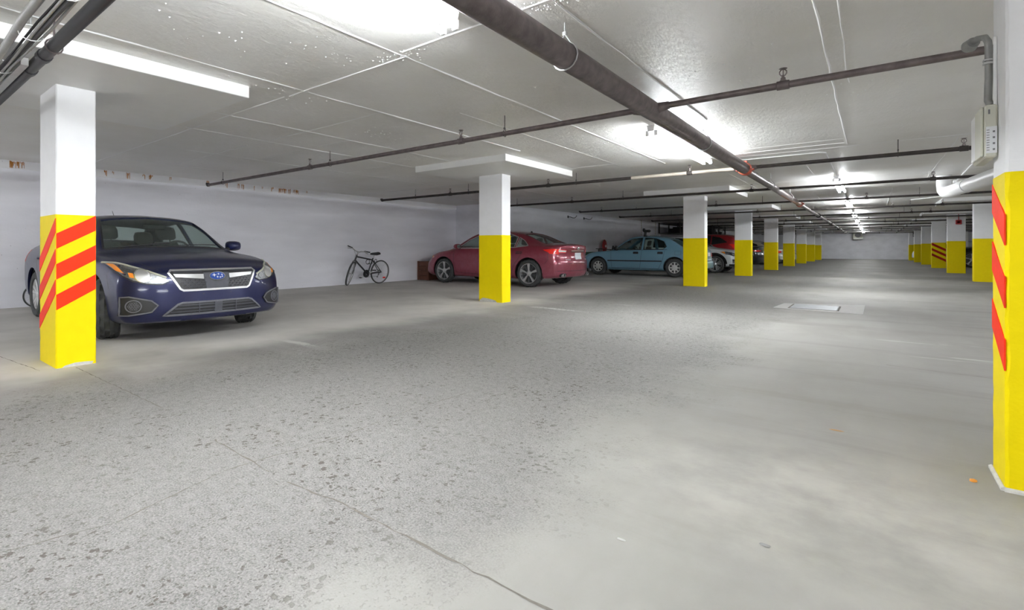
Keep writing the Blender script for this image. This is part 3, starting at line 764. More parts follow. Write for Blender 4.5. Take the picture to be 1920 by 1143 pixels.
# white drain pipe beyond the close right pillar
dp_ = empty('drain_pipe', 'large white drain pipe with elbow beyond the close right pillar', 'pipe', (0, 0, 0))
MB().tube([(1.14, 13.95, ZC - 0.002), (1.14, 13.95, 2.28), (1.145, 13.90, 2.18), (1.16, 13.78, 2.12), (1.19, 13.5, 2.105), (1.42, 11.3, 2.10), (2.0, 6.0, 2.09)], 0.115, 20).build('pipe', M['white_pvc'], dp_, 50)
MB().tube([(1.30, 12.45, 2.102), (1.32, 12.25, 2.1015)], 0.122, 20).build('pipe_collar', M['white_pvc'], dp_, 50)
pc = empty('ceiling_conduit', 'thin white conduit with a bend beside white drain pipe', 'conduit', (0, 0, 0))
MB().tube([(1.18, 8.2, ZC - 0.02), (1.33, 11.06, ZC - 0.02), (1.53, 19.0, ZC - 0.02), (1.45, 19.4, ZC - 0.02), (0.9, 20.0, ZC - 0.02)], 0.013, 8).build('conduit', M['white_metal'], pc, 50)
MB().box(1.38, 1.52, 15.0, 15.15, ZC - 0.07, ZC, 0.01).build('junction_box', M['white_metal'], pc)

# service box with conduit on the close right pillar
bx = empty('service_box', 'beige electrical box with printed label mounted on close right pillar', 'box', (0.40, 3.30, 1.40))
MB().box(-0.012, 0.030, -0.15, 0.16, 0, 0.232, 0.006).build('case', M['beige_box'], bx)
MB().box(-0.022, -0.0125, -0.14, 0.02, 0.006, 0.226, 0.003).build('cover', M['beige_box'], bx)
MB().box(-0.020, -0.0125, 0.03, 0.15, 0.012, 0.222, 0.003).build('side_cover', M['white_metal'], bx)
lb = MB().box(-0.007, 0.0275, -0.1515, -0.1500, 0.018, 0.135).build('printed_label', M['label'], bx)
k_ = MB()
for i in range(9):
    z = 0.03 + i * 0.011
    k_.box(-0.005, 0.004, -0.1522, -0.1515, z, z + 0.003)
for i in range(4):
    z = 0.03 + i * 0.026
    k_.box(0.014, 0.021, -0.1522, -0.1515, z, z + 0.008)
k_.build('label_print', M['ink'], lb)
MB().box(0.0, 0.006, -0.1518, -0.150, 0.19, 0.21).build('vent_slot', M['ink'], bx)
cp_ = empty('service_conduit', 'two conduits with hooked elbow rising from beige electrical box', 'conduit', (0.40, 3.2, 1.63))
MB().tube([(0.012, -0.02, 0.0), (0.006, 0.0, 0.03), (0.008, 0.01, 0.09), (0.010, 0.015, 0.13), (0.010, 0.015, 0.27), (0.008, 0.02, 0.30), (0.0, 0.035, 0.325), (-0.02, 0.07, 0.335), (-0.03, 0.11, 0.33)], 0.0135, 12).build('grey_conduit', M['cable_grey'], cp_, 50)
MB().tube([(0.024, -0.035, 0.0), (0.024, -0.03, 0.30)], 0.006, 8).build('thin_conduit', M['white_metal'], cp_, 50)
MB().tube([(-0.028, 0.10, 0.332), (-0.04, 0.135, 0.325), (-0.046, 0.15, 0.322)], [0.024, 0.03, 0.022], 16).build('round_fitting', M['cable_grey'], cp_, 50)
st_ = MB(); st_.box(-0.008, 0.032, -0.004, 0.03, 0.195, 0.203); st_.box(-0.008, 0.032, -0.004, 0.03, 0.21, 0.216); st_.build('strap', M['galv'], cp_)

# red fire alarm on the second right-row pillar
al = empty('fire_alarm', 'small red fire alarm box on upper part of right row pillar', 'alarm', (2.72, 27.977, 1.96))
MB().box(-0.09, 0.09, -0.06, 0.0, 0, 0.18, 0.012).build('case', M['alarm_red'], al)
MB().lathe([(0, 0), (0.05, 0), (0.04, 0.02), (0, 0.025)], 14, (0, -0.06, 0.09), 'y').build('horn_grille', M['red_plastic'], al)
MB().tube([(0, -0.012, 0.18), (0, -0.012, ZP - 1.96)], 0.012, 8).build('cable_conduit', M['alarm_red'], al)
# small grey box on a far right pillar
gb = empty('switch_box', 'small dark grey box high on a far right row pillar', 'box', (2.78, 21.2153 + 6.7616 * 5, 1.95))
MB().box(-0.14, 0.1, -0.1, 0.0, 0, 0.42, 0.015).build('case', M['dark_trim'], gb); MB().box(-0.1, 0.06, -0.11, -0.1, 0.05, 0.2, 0.005).build('front_cover', M['galv'], gb)
# unit heater on the end wall
uh = empty('unit_heater', 'white unit heater with round dark fan under ceiling at end wall', 'heater', (-1.0, YF, 1.82))
MB().box(-0.36, 0.36, -0.45, 0, 0, 0.64, 0.03).build('case', M['beige_box'], uh)
MB().lathe([(0.0, -0.50), (0.20, -0.50), (0.215, -0.47), (0.215, -0.44)], 20, (0.02, 0, 0.40), 'y').build('fan_guard', M['ink'], uh, 40)
MB().box(-0.30, 0.30, -0.47, -0.45, 0.05, 0.12).build('louver', M['galv'], uh)
MB().tube([(0.36, -0.2, 0.5), (0.6, -0.2, 0.45), (0.62, -0.2, ZC - 1.82)], 0.015, 8).build('gas_pipe', M['galv'], uh)
MB().tube([(-0.3, -0.2, 0.62), (-0.3, -0.2, ZC - 1.82)], 0.012, 6).build('hanger_rod', M['galv'], uh)
MB().tube([(0.3, -0.2, 0.62), (0.3, -0.2, ZC - 1.82)], 0.012, 6).build('hanger_rod', M['galv'], uh)

# hooks and chains on the far left wall
for y, l in ((18.55, 'dark bent hook high on the wall, the one nearer the camera'), (20.0, 'dark bent hook high on the wall above the teal sedan hood')):
    h = empty('wall_hook', l, 'hook', (XW2, y, 2.24)); 
    MB().tube([(0, 0, 0.05), (0.1, 0.02, 0.04), (0.2, 0.05, 0.0), (0.26, 0.1, 0.0), (0.3, 0.16, 0.06), (0.3, 0.18, 0.10)], 0.014, 8).build('hook', M['black_plastic'], h, 50)
    MB().box(0, 0.012, -0.05, 0.05, 0.0, 0.10, 0.003).build('back_plate', M['black_plastic'], h)
for y, l in ((26.4, 'yellow and black chain hanging from pipe above the teal sedan'), (28.6, 'second hanging chain, beside the dark storage rack')):
    h = empty('hanging_chain', l, 'chain', (-9.5, y, 0)); m1, m2 = MB(), MB()
    for k in range(13):
        z = ZC - 0.06 * k
        (m1 if k % 2 else m2).tube([(0, 0, z), (0.0, 0.012, z - 0.02), (0, 0.012, z - 0.04), (0, 0, z - 0.06), (0, -0.012, z - 0.04), (0, -0.012, z - 0.02), (0, 0, z)], 0.006, 5)
    m1.build('yellow_links', M['chain_yellow'], h); m2.build('black_links', M['black_plastic'], h)
# ------------------------------------------------------------------ car builder
def interp(pts, x):
    """monotone cubic through (x, value) points"""
    xs = [p[0] for p in pts]; ys = [p[1] for p in pts]
    n = len(xs)
    if x <= xs[0]: return ys[0]
    if x >= xs[-1]: return ys[-1]
    d = [(ys[i + 1] - ys[i]) / (xs[i + 1] - xs[i]) for i in range(n - 1)]
    m = [d[0]] + [0 if d[i - 1] * d[i] <= 0 else 2 * d[i - 1] * d[i] / (d[i - 1] + d[i]) for i in range(1, n - 1)] + [d[-1]]
    i = max(k for k in range(n - 1) if xs[k] <= x)
    h = xs[i + 1] - xs[i]; t = (x - xs[i]) / h
    return ((2 * t**3 - 3 * t**2 + 1) * ys[i] + (t**3 - 2 * t**2 + t) * h * m[i] + (-2 * t**3 + 3 * t**2) * ys[i + 1] + (t**3 - t**2) * h * m[i + 1])

def sstep(a, b, x):
    t = max(0.0, min(1.0, (x - a) / (b - a))); return t * t * (3 - 2 * t)

class Body:
    """car shell lofted from cross-sections; x forward, y left, z up, origin between the axles on the ground"""
    SEG = (2, 2, 2, 4, 3, 3, 1, 7, 5, 4)
    def __init__(s, p, nst=84):
        s.p = p
        xs = list(np.linspace(p['xr'], p['xf'], nst))
        xs = sorted(set([round(x, 4) for x in xs] + [p['xr'] + 0.02, p['xr'] + 0.05, p['xf'] - 0.02, p['xf'] - 0.05]))
        ks = [0, 0.15, 0.3, 0.45, 0.6, 0.72, 0.84, 0.93]
        st = [(p['xr'], k) for k in ks] + [(x, 1) for x in xs] + [(p['xf'], k) for k in reversed(ks)]
        rows = [s.section(x, k) for x, k in st]
        J = len(rows[0]); v = [q for r in rows for q in r]; f = []
        for i in range(len(rows) - 1):
            for j in range(J - 1):
                f.append((i * J + j, i * J + j + 1, (i + 1) * J + j + 1, (i + 1) * J + j))
        n = len(v)
        v2 = v + [(x, -y, z) for x, y, z in v]
        f2 = f + [tuple(reversed([q + n for q in g])) for g in f]
        bm = bmesh.new()
        bv = [bm.verts.new(q) for q in v2]
        for g in f2:
            if len(set(g)) > 2:
                try: bm.faces.new([bv[q] for q in g])
                except ValueError: pass
        bmesh.ops.remove_doubles(bm, verts=bm.verts, dist=0.0012)
        bmesh.ops.dissolve_degenerate(bm, dist=0.0005, edges=bm.edges)
        bmesh.ops.recalc_face_normals(bm, faces=bm.faces)
        s.me = bpy.data.meshes.new('body'); bm.to_mesh(s.me)
        s.bvh = BVHTree.FromBMesh(bm); bm.free()

    def section(s, x, k):
        p = s.p; g = lambda n: interp(p[n], x)
        zb, zbelt, wm, wb, wt, top, drop = g('zb'), g('belt'), g('wm'), g('wb'), g('wt'), g('top'), g('drop')
        # round off the ends
        e = 0.0
        for end in (p['xr'], p['xf']):
            d = abs(x - end)
            if d < 0.06: e = max(e, 1 - math.sqrt(max(0, 1 - (1 - d / 0.06) ** 2)))
        wm -= 0.045 * e; wb -= 0.045 * e; wt -= 0.03 * e; top -= 0.03 * e; zbelt -= 0.02 * e; zb += 0.02 * e
        zr = max(top - drop, zbelt + 0.012)
        zm = zb + (zbelt - zb) * 0.55
        tuck = p.get('tuck', 0.05)
        P = [(0, zb), (wm - 0.14, zb), (wm - tuck, zb + 0.02), (wm - tuck * 0.25, zb + 0.10), (wm, zm), (wm - 0.006, zb + (zbelt - zb) * 0.82), (wb, zbelt),
             (wb - 0.02, zbelt + 0.008 if zr - zbelt < 0.1 else zbelt + 0.018), (wt, zr), (wt * 0.62, top - drop * 0.3), (0, max(top, zr))]
        if zr - zbelt < 0.1:
            P[7] = (wb + (wt - wb) * 0.25, zbelt + (zr - zbelt) * 0.3)
        q = []
        for (a, b), n in zip(zip(P[:-1], P[1:]), s.SEG):
            for i in range(n): q.append((a[0] + (b[0] - a[0]) * i / n, a[1] + (b[1] - a[1]) * i / n))
        q.append(P[-1])
        for it in range(2):
            r = q[:]
            for i in range(1, len(q) - 1):
                if i in (2,): continue
                r[i] = ((q[i - 1][0] + 2 * q[i][0] + q[i + 1][0]) / 4, (q[i - 1][1] + 2 * q[i][1] + q[i + 1][1]) / 4)
            q = r
        return [s.deform(x, y * k, z, wm) for y, z in q]

    def deform(s, x, y, z, wm):
        p = s.p
        t = min(1.0, abs(y) / 0.93)
        A, pw = p['planf']; w = max(0, (x - (p['xf'] - 0.95)) / 0.95) ** 1.6
        dx = -w * A * t ** pw
        A, pw = p['planr']; w = max(0, ((p['xr'] + 0.8) - x) / 0.8) ** 1.6
        dx += w * A * t ** pw
        dx -= sstep(p['xf'] - 0.40, p['xf'], x) * interp(p['nosef'], z)
        dx += sstep(p['xr'] + 0.40, p['xr'], x) * interp(p['noser'], z)
        return (x + dx, y, z)

    # --- projecting outlines on to the shell
    def ray(s, o, d):
        h = s.bvh.ray_cast(Vector(o), Vector(d)); return h[0], h[1]
    def hit(s, a, b, axis):
        if axis == 'L': o, d = (a, 3, b), (0, -1, 0)
        elif axis == 'R': o, d = (a, -3, b), (0, 1, 0)
        elif axis == 'F': o, d = (6, a, b), (-1, 0, 0)
        elif axis == 'B': o, d = (-6, a, b), (1, 0, 0)
        else: o, d = (a, b, 4), (0, 0, -1)
        h, n = s.ray(o, d)
        if h is None: return None, None
        if n.dot(Vector(d)) > 0: n = -n
        return h, n
    def patch(s, poly, axis, off=0.003, thick=0.012, grid=0.05, flip=False):
        """piece of geometry that hugs the shell inside a 2D outline, proud by off, with a rim going in by thick"""
        poly = [Vector(q) for q in poly]
        # resample the outline
        out = []
        for i in range(len(poly)):
            a, b = poly[i], poly[(i + 1) % len(poly)]; n = max(1, int((b - a).length / grid + 0.5))
            out += [a.lerp(b, k / n) for k in range(n)]
        x0, x1 = min(q.x for q in out), max(q.x for q in out); y0, y1 = min(q.y for q in out), max(q.y for q in out)
        inner = []
        def inside(q):
            c = False; j = len(out) - 1
            for i in range(len(out)):
                a, b = out[i], out[j]
                if (a.y > q.y) != (b.y > q.y) and q.x < (b.x - a.x) * (q.y - a.y) / (b.y - a.y) + a.x: c = not c
                j = i
            return c
        nx, ny = int((x1 - x0) / grid) + 1, int((y1 - y0) / grid) + 1
        for i in range(nx):
            for j in range(ny):
                q = Vector((x0 + (i + 0.5) * (x1 - x0) / nx, y0 + (j + 0.5) * (y1 - y0) / ny))
                if inside(q) and min((q - o).length for o in out) > grid * 0.35: inner.append(q)
        nb = len(out)
        if sum(out[i - 1].x * out[i].y - out[i].x * out[i - 1].y for i in range(nb)) < 0: out.reverse()
        V, E, F, *_ = delaunay_2d_cdt(out + inner, [], [list(range(nb))], 1, 1e-5)
        top = []; bot = []; last = None
        for q in V:
            h, n = s.hit(q.x, q.y, axis)
            if h is None:
                h, n = (last if last else (Vector((0, 0, 0)), Vector((0, 0, 1))))
            last = (h, n)
            top.append(h + n * off); bot.append(h + n * (off - thick))
        m_ = MB(); k = len(V)
        # boundary edges of the triangulation make the rim
        cnt = {}
        for f in F:
            for i in range(len(f)):
                e = (f[i], f[(i + 1) % len(f)]); cnt[e] = cnt.get(e, 0) + 1
        rim = [e for e in cnt if (e[1], e[0]) not in cnt]
        fs = [tuple(f) for f in F] + [(e[1], e[0], e[0] + k, e[1] + k) for e in rim] + [tuple(reversed([i + k for i in f])) for f in F]
        m_.add(top + bot, fs)
        return m_
    def ribbon(s, line, axis, w=0.008, off=0.0015, closed=False, step=0.04):
        """thin strip following a line drawn on the shell"""
        pts = [Vector(q) for q in line]
        if closed: pts.append(pts[0])
        q = []
        for a, b in zip(pts[:-1], pts[1:]):
            n = max(1, int((b - a).length / step)); q += [a.lerp(b, i / n) for i in range(n)]
        q.append(pts[-1])
        P3 = []; N3 = []
        for a in q:
            h, n = s.hit(a.x, a.y, axis)
            if h is None: continue
            P3.append(h); N3.append(n)
        m_ = MB(); v = []; f = []
        for i, (h, n) in enumerate(zip(P3, N3)):
            t = P3[min(i + 1, len(P3) - 1)] - P3[max(i - 1, 0)]
            if closed and i in (0, len(P3) - 1): t = P3[1] - P3[-2]
            side = n.cross(t).normalized() * (w / 2)
            v += [h + side - n * 0.004, h + side * 0.8 + n * off, h - side * 0.8 + n * off, h - side - n * 0.004]
        for i in range(len(P3) - 1):
            for j in range(3): f.append((4 * i + j, 4 * i + j + 1, 4 * i + 5 + j, 4 * i + 4 + j))
        return m_.add(v, f)

def boolean(me, cutter_mb, solid=0.028):
    """hollow shell out of the body, then cut the window and wheel openings"""
    o = bpy.data.objects.new('tmp_body', me); C.objects.link(o)
    so = o.modifiers.new('s', 'SOLIDIFY'); so.thickness = solid; so.offset = -1; so.use_even_offset = False
    cm = cutter_mb.mesh('tmp_cut'); co = bpy.data.objects.new('tmp_cut', cm); C.objects.link(co)
    bo = o.modifiers.new('b', 'BOOLEAN'); bo.operation = 'DIFFERENCE'; bo.object = co; bo.solver = 'EXACT'; bo.use_self = True
    dg = bpy.context.evaluated_depsgraph_get(); dg.update()
    res = bpy.data.meshes.new_from_object(o.evaluated_get(dg))
    bpy.data.objects.remove(o); bpy.data.objects.remove(co)
    return res

def wheel(parent, loc, r, w, side, style, name='wheel'):
    """tyre with rim as a sub-part; side = +1 when the outer face points to +y"""
    rim_r = r * (0.735 if style in ('split', 'multi') else 0.66 if style == 'ten' else 0.60)
    n = 64; v = []; f = []
    hw = w / 2
    prof = [(rim_r, -hw * 0.80), (rim_r + 0.012, -hw * 0.98), ((rim_r + r) / 2, -hw * 1.05), (r - 0.028, -hw * 0.98), (r - 0.008, -hw * 0.82), (r, -hw * 0.62), (r, -hw * 0.60), (r, -hw * 0.22), (r, -hw * 0.20)]
    prof = prof + [(a, -b) for a, b in reversed(prof)]
    m = len(prof)
    for k in range(n):
        t = 2 * PI * k / n
        for j, (a, b) in enumerate(prof):
            rr = a
            if 4 <= j <= m - 5:
                blk = (k + (j // 2) * 2) % 4 < 2
                rr = a - (0.0 if blk else 0.013) - (0.012 if j in (6, 8, 9, 11) else 0)
            tt = t + b * 0.35
            v.append((rr * math.cos(tt), side * b, rr * math.sin(tt)))
    for k in range(n):
        k2 = (k + 1) % n
        for j in range(m - 1): f.append((k * m + j, k2 * m + j, k2 * m + j + 1, k * m + j + 1))
    tire = MB().add(v, f).build(name, M['rubber'], parent, 35, loc)
    o = hw * 0.78   # rim face plane
    barrel = MB()
    barrel.lathe([(rim_r * 0.94, -side * hw * 0.7), (rim_r * 0.92, side * o * 0.5), (rim_r * 0.955, side * o), (rim_r + 0.006, side * (o + 0.004)), (rim_r + 0.004, side * (o - 0.02)), (rim_r + 0.004, -side * hw * 0.75)], 40, axis='y', closed=True)
    barrel.build('rim_ring', M['alloy'] if style != 'cap' else M['hubcap'], tire, 35)
    MB().lathe([(0.0, side * (o - 0.075)), (rim_r * 0.93, side * (o - 0.085))], 28, axis='y').build('brake_disc', M['dark_alloy'], tire)
    def spoke(a0, w0, w1, r0, r1, y0, y1, th=0.022):
        """tapered bar from the hub to the ring"""
        ca, sa = math.cos(a0), math.sin(a0); vv = []
        for rr, ww, yy in ((r0, w0, y0), (r1, w1, y1)):
            for du, dy in ((-ww, 0), (-ww * 0.6, 0.010), (ww * 0.6, 0.010), (ww, 0), (ww, -th), (-ww, -th)):
                vv.append((rr * ca - du * sa, side * (yy + dy), rr * sa + du * ca))
        return vv, [(i, (i + 1) % 6, 6 + (i + 1) % 6, 6 + i) for i in range(6)] + [(5, 4, 3, 2, 1, 0), (6, 7, 8, 9, 10, 11)]
    R_ = rim_r * 0.955
    if style == 'cap':
        # dished steel-wheel cover with seven windows round its edge
        MB().lathe([(0.0, side * (o + 0.012)), (rim_r * 0.38, side * (o + 0.014)), (rim_r * 0.54, side * (o + 0.004))], 40, axis='y').build('hub_cap', M['hubcap'], tire, 35)
        MB().lathe([(rim_r * 0.88, side * (o - 0.006)), (rim_r * 1.0, side * (o + 0.004))], 40, axis='y').build('hub_cap_rim', M['hubcap'], tire, 35)
        for k in range(8):
            vv, ff = spoke(2 * PI * k / 8, rim_r * 0.11, rim_r * 0.13, rim_r * 0.45, rim_r * 0.95, o + 0.002, o - 0.006, 0.012)
            MB().add(vv, ff).build('cap_spoke', M['hubcap'], tire)
    elif style == 'split':
        for k in range(5):
            a = 2 * PI * k / 5 + PI / 2
            for sg in (-1, 1):
                vv, ff = spoke(a + sg * 0.075, 0.009, 0.019, rim_r * 0.14, R_, o - 0.012, o - 0.002)
                MB().add(vv, ff).build('spoke', M['alloy'], tire)
            vv, ff = spoke(a + PI / 5, 0.012, 0.016, rim_r * 0.15, R_, o - 0.03, o - 0.02)
            MB().add(vv, ff).build('dark_spoke', M['dark_alloy'], tire)
    elif style == 'ten':
        for k in range(10):
            a = 2 * PI * (k // 2) / 5 + (0.20 if k % 2 else -0.20) + PI / 2
            vv, ff = spoke(a, 0.018, 0.022, rim_r * 0.2, R_, o - 0.02, o - 0.004)
            MB().add(vv, ff).build('spoke', M['alloy'], tire)
    else:
        for k in range(15):
            a = 2 * PI * (k // 3) / 5 + (-0.3, 0, 0.3)[k % 3] + PI / 2
            vv, ff = spoke(a, 0.012, 0.02, rim_r * 0.3, R_, o - 0.014, o - 0.004)
            MB().add(vv, ff).build('spoke', M['alloy'], tire)
    MB().lathe([(0, side * (o + 0.004)), (rim_r * 0.14, side * (o + 0.004)), (rim_r * 0.24, side * (o - 0.012)), (rim_r * 0.3, side * (o - 0.035))], 20, axis='y').build('hub', M['alloy'] if style != 'cap' else M['hubcap'], tire, 35)
    return tire

def mirror_poly(p): return [(-a, b) for a, b in reversed(p)]

def grow(poly, d):
    c = Vector((sum(q[0] for q in poly) / len(poly), sum(q[1] for q in poly) / len(poly)))
    out = []
    n = len(poly)
    for i in range(n):
        a, b, c_ = Vector(poly[i - 1]), Vector(poly[i]), Vector(poly[(i + 1) % n])
        e1 = (b - a).normalized(); e2 = (c_ - b).normalized()
        n1 = Vector((e1.y, -e1.x)); n2 = Vector((e2.y, -e2.x))
        m = (n1 + n2); m = m / max(0.3, m.length_squared / 2) if m.length > 1e-4 else n1
        if (b - c).dot(n1) < 0: m = -m
        out.append((b.x + m.x * d, b.y + m.y * d))
    return out

def car(label, loc, rz, p, paint, side_windows, screens, wheel_r, wheel_w, style, track, wb, steer=0.0, trim='black_plastic', interior=True, detail=True, nst=84, tint='glass', seat='seat', arch=0.055, name='sedan'):
    root = empty(name, label, 'car', loc, rz)
    B = Body(p, nst)
    cut = MB()
    for poly in side_windows:
        cut.prism(poly, 'y', 0.30, 1.3); cut.prism(poly, 'y', -1.3, -0.30)
    for poly, zlo in screens:
        cut.prism(poly, 'z', zlo, 2.2)
    W = max(q[1] for q in p['wm'])
    for ax in (wb / 2, -wb / 2):
        for sg in (-1, 1):
            prof = [(0.0, W - 0.30), (wheel_r + arch, W - 0.30), (wheel_r + arch, W + 0.3), (0.0, W + 0.3)]
            pl = [(ax + (wheel_r + arch) * math.cos(2 * PI * k / 40), wheel_r + (wheel_r + arch) * math.sin(2 * PI * k / 40)) for k in range(40)]
            cut.prism(pl, 'y', sg * (W - 0.32), sg * (W + 0.3))
    me = boolean(B.me.copy(), cut)
    me.name = 'body_shell'; me.materials.clear()
    body = link('body_shell', me, M[paint], root, 32)
    # wheel wells
    for ax in (wb / 2, -wb / 2):
        for sg in (-1, 1):
            MB().lathe([(0.05, sg * (W - 0.30)), (wheel_r + arch + 0.004, sg * (W - 0.30)), (wheel_r + arch + 0.004, sg * (W - 0.05))], 24, (ax, 0, wheel_r), 'y', a0=-0.25, a1=PI + 0.25).build('wheel_well', M['black_plastic'], root)
            wo = wheel(root, (ax, sg * (track / 2), wheel_r), wheel_r, wheel_w, sg, style)
            if ax > 0: wo.rotation_euler = (0, 0, steer)
    # glass
    for poly in side_windows:
        for ax, sg in (('L', 1), ('R', -1)):
            B.patch(grow(poly, 0.006), ax, -0.010, 0.004, 0.09).build('side_window', M[tint], root, 40)
            B.ribbon(grow(poly, 0.006), ax, 0.022, 0.003, True).build('window_trim', M[trim], root)
    for poly, zlo in screens:
        nm = 'windshield' if sum(q[0] for q in poly) > 0 else 'rear_window'
        B.patch(grow(poly, 0.006), 'T', -0.008, 0.004, 0.09).build(nm, M[tint], root, 40)
        B.ribbon(grow(poly, 0.004), 'T', 0.024, 0.002, True).build(nm + '_seal', M['black_plastic'], root)
    if interior:
        belt0 = interp(p['belt'], 0)
        hx = screens[0][0]
        xw = max(q[0] for q in screens[0][0]); xb = min(q[0] for q in screens[1][0])
        MB().box(xb + 0.15, xw - 0.1, -W + 0.14, W - 0.14, 0.28, belt0 - 0.32, 0.03).build('cabin_floor', M['cabin'], root)
        MB().box(xb + 0.05, xb + 0.55, -W + 0.28, W - 0.28, belt0 - 0.32, belt0 - 0.02, 0.04).build('parcel_shelf', M['cabin'], root)
        d = MB(); d.box(xw - 0.62, xw - 0.12, -W + 0.20, W - 0.20, belt0 - 0.32, belt0 + 0.02, 0.05)
        d.box(xw - 0.66, xw - 0.44, 0.14, 0.56, belt0 - 0.05, belt0 + 0.06, 0.04); d.build('dashboard', M['cabin'], root, 40)
        for sg in (-1, 1):
            seat_part(root, 0.02, sg * 0.37, belt0 - 0.44, seat)
            seat_part(root, -0.88, sg * 0.37, belt0 - 0.42, seat, 0.50)
        sw = MB(); c0 = Vector((xw - 0.80, 0.37, belt0 - 0.02)); ux = Vector((0.42, 0, 0.9)).normalized(); uy = Vector((0, 1, 0))
        sw.tube([c0 + (ux * math.cos(t) + uy * math.sin(t)) * 0.185 for t in [2 * PI * k / 24 for k in range(25)]], 0.016, 8, False)
        sw.tube([c0 - uy * 0.18, c0 + uy * 0.18], 0.02, 6); sw.tube([c0, c0 + Vector((0.25, 0, -0.08))], 0.03, 8)
        sw.build('steering_wheel', M['cabin'], root, 40)
        zt = interp(p['top'], 0.35)
        MB().box(0.50, 0.53, -0.13, 0.13, zt - 0.16, zt - 0.09, 0.012).build('rear_view_mirror', M['black_plastic'], root)
    return root, B, W

def seat_part(root, x, y, z, m, h=0.58):
    s_ = MB(); q = []
    w = 0.235
    prof = [(0.0, w * 0.9), (0.15, w), (h * 0.6, w * 0.98), (h * 0.85, w * 0.85), (h, w * 0.6)]
    v = []; f = []; n = 12
    for zz, ww in prof:
        for k in range(n):
            t = 2 * PI * k / n; cx, cy = math.cos(t), math.sin(t)
            se = lambda a: math.copysign(abs(a) ** 0.6, a)
            v.append((x - zz * 0.22 + se(cx) * 0.07, y + se(cy) * ww, z + zz))
    for i in range(len(prof) - 1):
        for k in range(n): f.append((i * n + k, i * n + (k + 1) % n, (i + 1) * n + (k + 1) % n, (i + 1) * n + k))
    f.append(tuple((len(prof) - 1) * n + k for k in range(n))); s_.add(v, f)
    s_.box(x - 0.02, x + 0.5, y - 0.24, y + 0.24, z - 0.08, z + 0.07, 0.05)
    o = s_.build('seat', M[m], root, 50)
    hd = MB(); v = []; f = []
    pr = [(0.0, 0.10), (0.03, 0.135), (0.13, 0.135), (0.18, 0.11), (0.195, 0.06)]
    for zz, ww in pr:
        for k in range(n):
            t = 2 * PI * k / n
            se = lambda a: math.copysign(abs(a) ** 0.6, a)
            v.append((x - (h + 0.03 + zz) * 0.2 + se(math.cos(t)) * 0.05 * min(1, ww / 0.11), y + se(math.sin(t)) * ww, z + h + 0.03 + zz))
    for i in range(len(pr) - 1):
        for k in range(n): f.append((i * n + k, i * n + (k + 1) % n, (i + 1) * n + (k + 1) % n, (i + 1) * n + k))
    f.append(tuple((len(pr) - 1) * n + k for k in range(n))); f.append(tuple(range(n - 1, -1, -1))); hd.add(v, f)
    for dy in (-0.05, 0.05): hd.tube([(x - h * 0.2, y + dy, z + h - 0.03), (x - h * 0.2, y + dy, z + h + 0.05)], 0.008, 6)
    hd.build('headrest', M[m], o, 50)

def handle(B, root, x, z, ax, paint, w=0.17):
    h, n = B.hit(x, z, ax); sg = 1 if ax == 'L' else -1
    if h is None: return
    o = B.patch([(x - w / 2 - 0.01, z - 0.028), (x + w / 2 + 0.01, z - 0.028), (x + w / 2 + 0.01, z + 0.028), (x - w / 2 - 0.01, z + 0.028)], ax, 0.001, 0.01, 0.06).build('door_handle', M['black_plastic'], root)
    y = h.y + sg * 0.022
    MB().tube([(x - w / 2, h.y, z), (x - w / 2 + 0.02, y, z), (x + w / 2 - 0.02, y, z), (x + w / 2, h.y, z)], 0.012, 8).build('handle_grip', M[paint], o, 40)

def side_mirror(B, root, x, z, sg, paint, W):
    h, n = B.hit(x, z, 'L' if sg > 0 else 'R')
    y0 = abs(h.y) if h is not None else W - 0.1
    m_ = MB(); v = []; f = []; n = 14
    # housing: rounded pod, its glass towards the rear
    for xx, sc_ in ((-0.065, 0.93), (-0.05, 1.0), (0.02, 0.92), (0.075, 0.62), (0.10, 0.2)):
        for k in range(n):
            t = 2 * PI * k / n; se = lambda a: math.copysign(abs(a) ** 0.65, a)
            v.append((x + xx, sg * (y0 + 0.14 + se(math.cos(t)) * 0.105 * sc_), z + 0.07 + se(math.sin(t)) * 0.072 * sc_))
    for i in range(4):
        for k in range(n): f.append((i * n + k, i * n + (k + 1) % n, (i + 1) * n + (k + 1) % n, (i + 1) * n + k))
    f.append(tuple(4 * n + k for k in range(n))); f.append(tuple(range(n - 1, -1, -1)))
    o = m_.add(v, f).build('side_mirror', M[paint], root, 40)
    MB().tube([(x + 0.02, sg * (y0 - 0.03), z - 0.0), (x + 0.01, sg * (y0 + 0.08), z + 0.035)], [0.035, 0.025], 8).build('mirror_arm', M['black_plastic'], o, 40)
    g = [(sg * (y0 + 0.14) + q[0], z + 0.07 + q[1]) for q in [(0.085 * math.copysign(abs(math.cos(t)) ** 0.7, math.cos(t)), 0.055 * math.copysign(abs(math.sin(t)) ** 0.7, math.sin(t))) for t in [2 * PI * k / 16 for k in range(16)]]]
    MB().prism(g, 'x', x - 0.068, x - 0.0655).build('mirror_glass', M['chrome'], o)

def wheel_lip(B, root, ax, r, arch, W, m, w=0.03):
    for a, sg in (('L', 1), ('R', -1)):
        line = [(ax + (r + arch + w / 2) * math.cos(t), r + (r + arch + w / 2) * math.sin(t)) for t in [0.05 + (PI - 0.1) * k / 24 for k in range(25)]]
        B.ribbon(line, a, w, 0.006).build('wheel_arch_trim', M[m], root, 40)
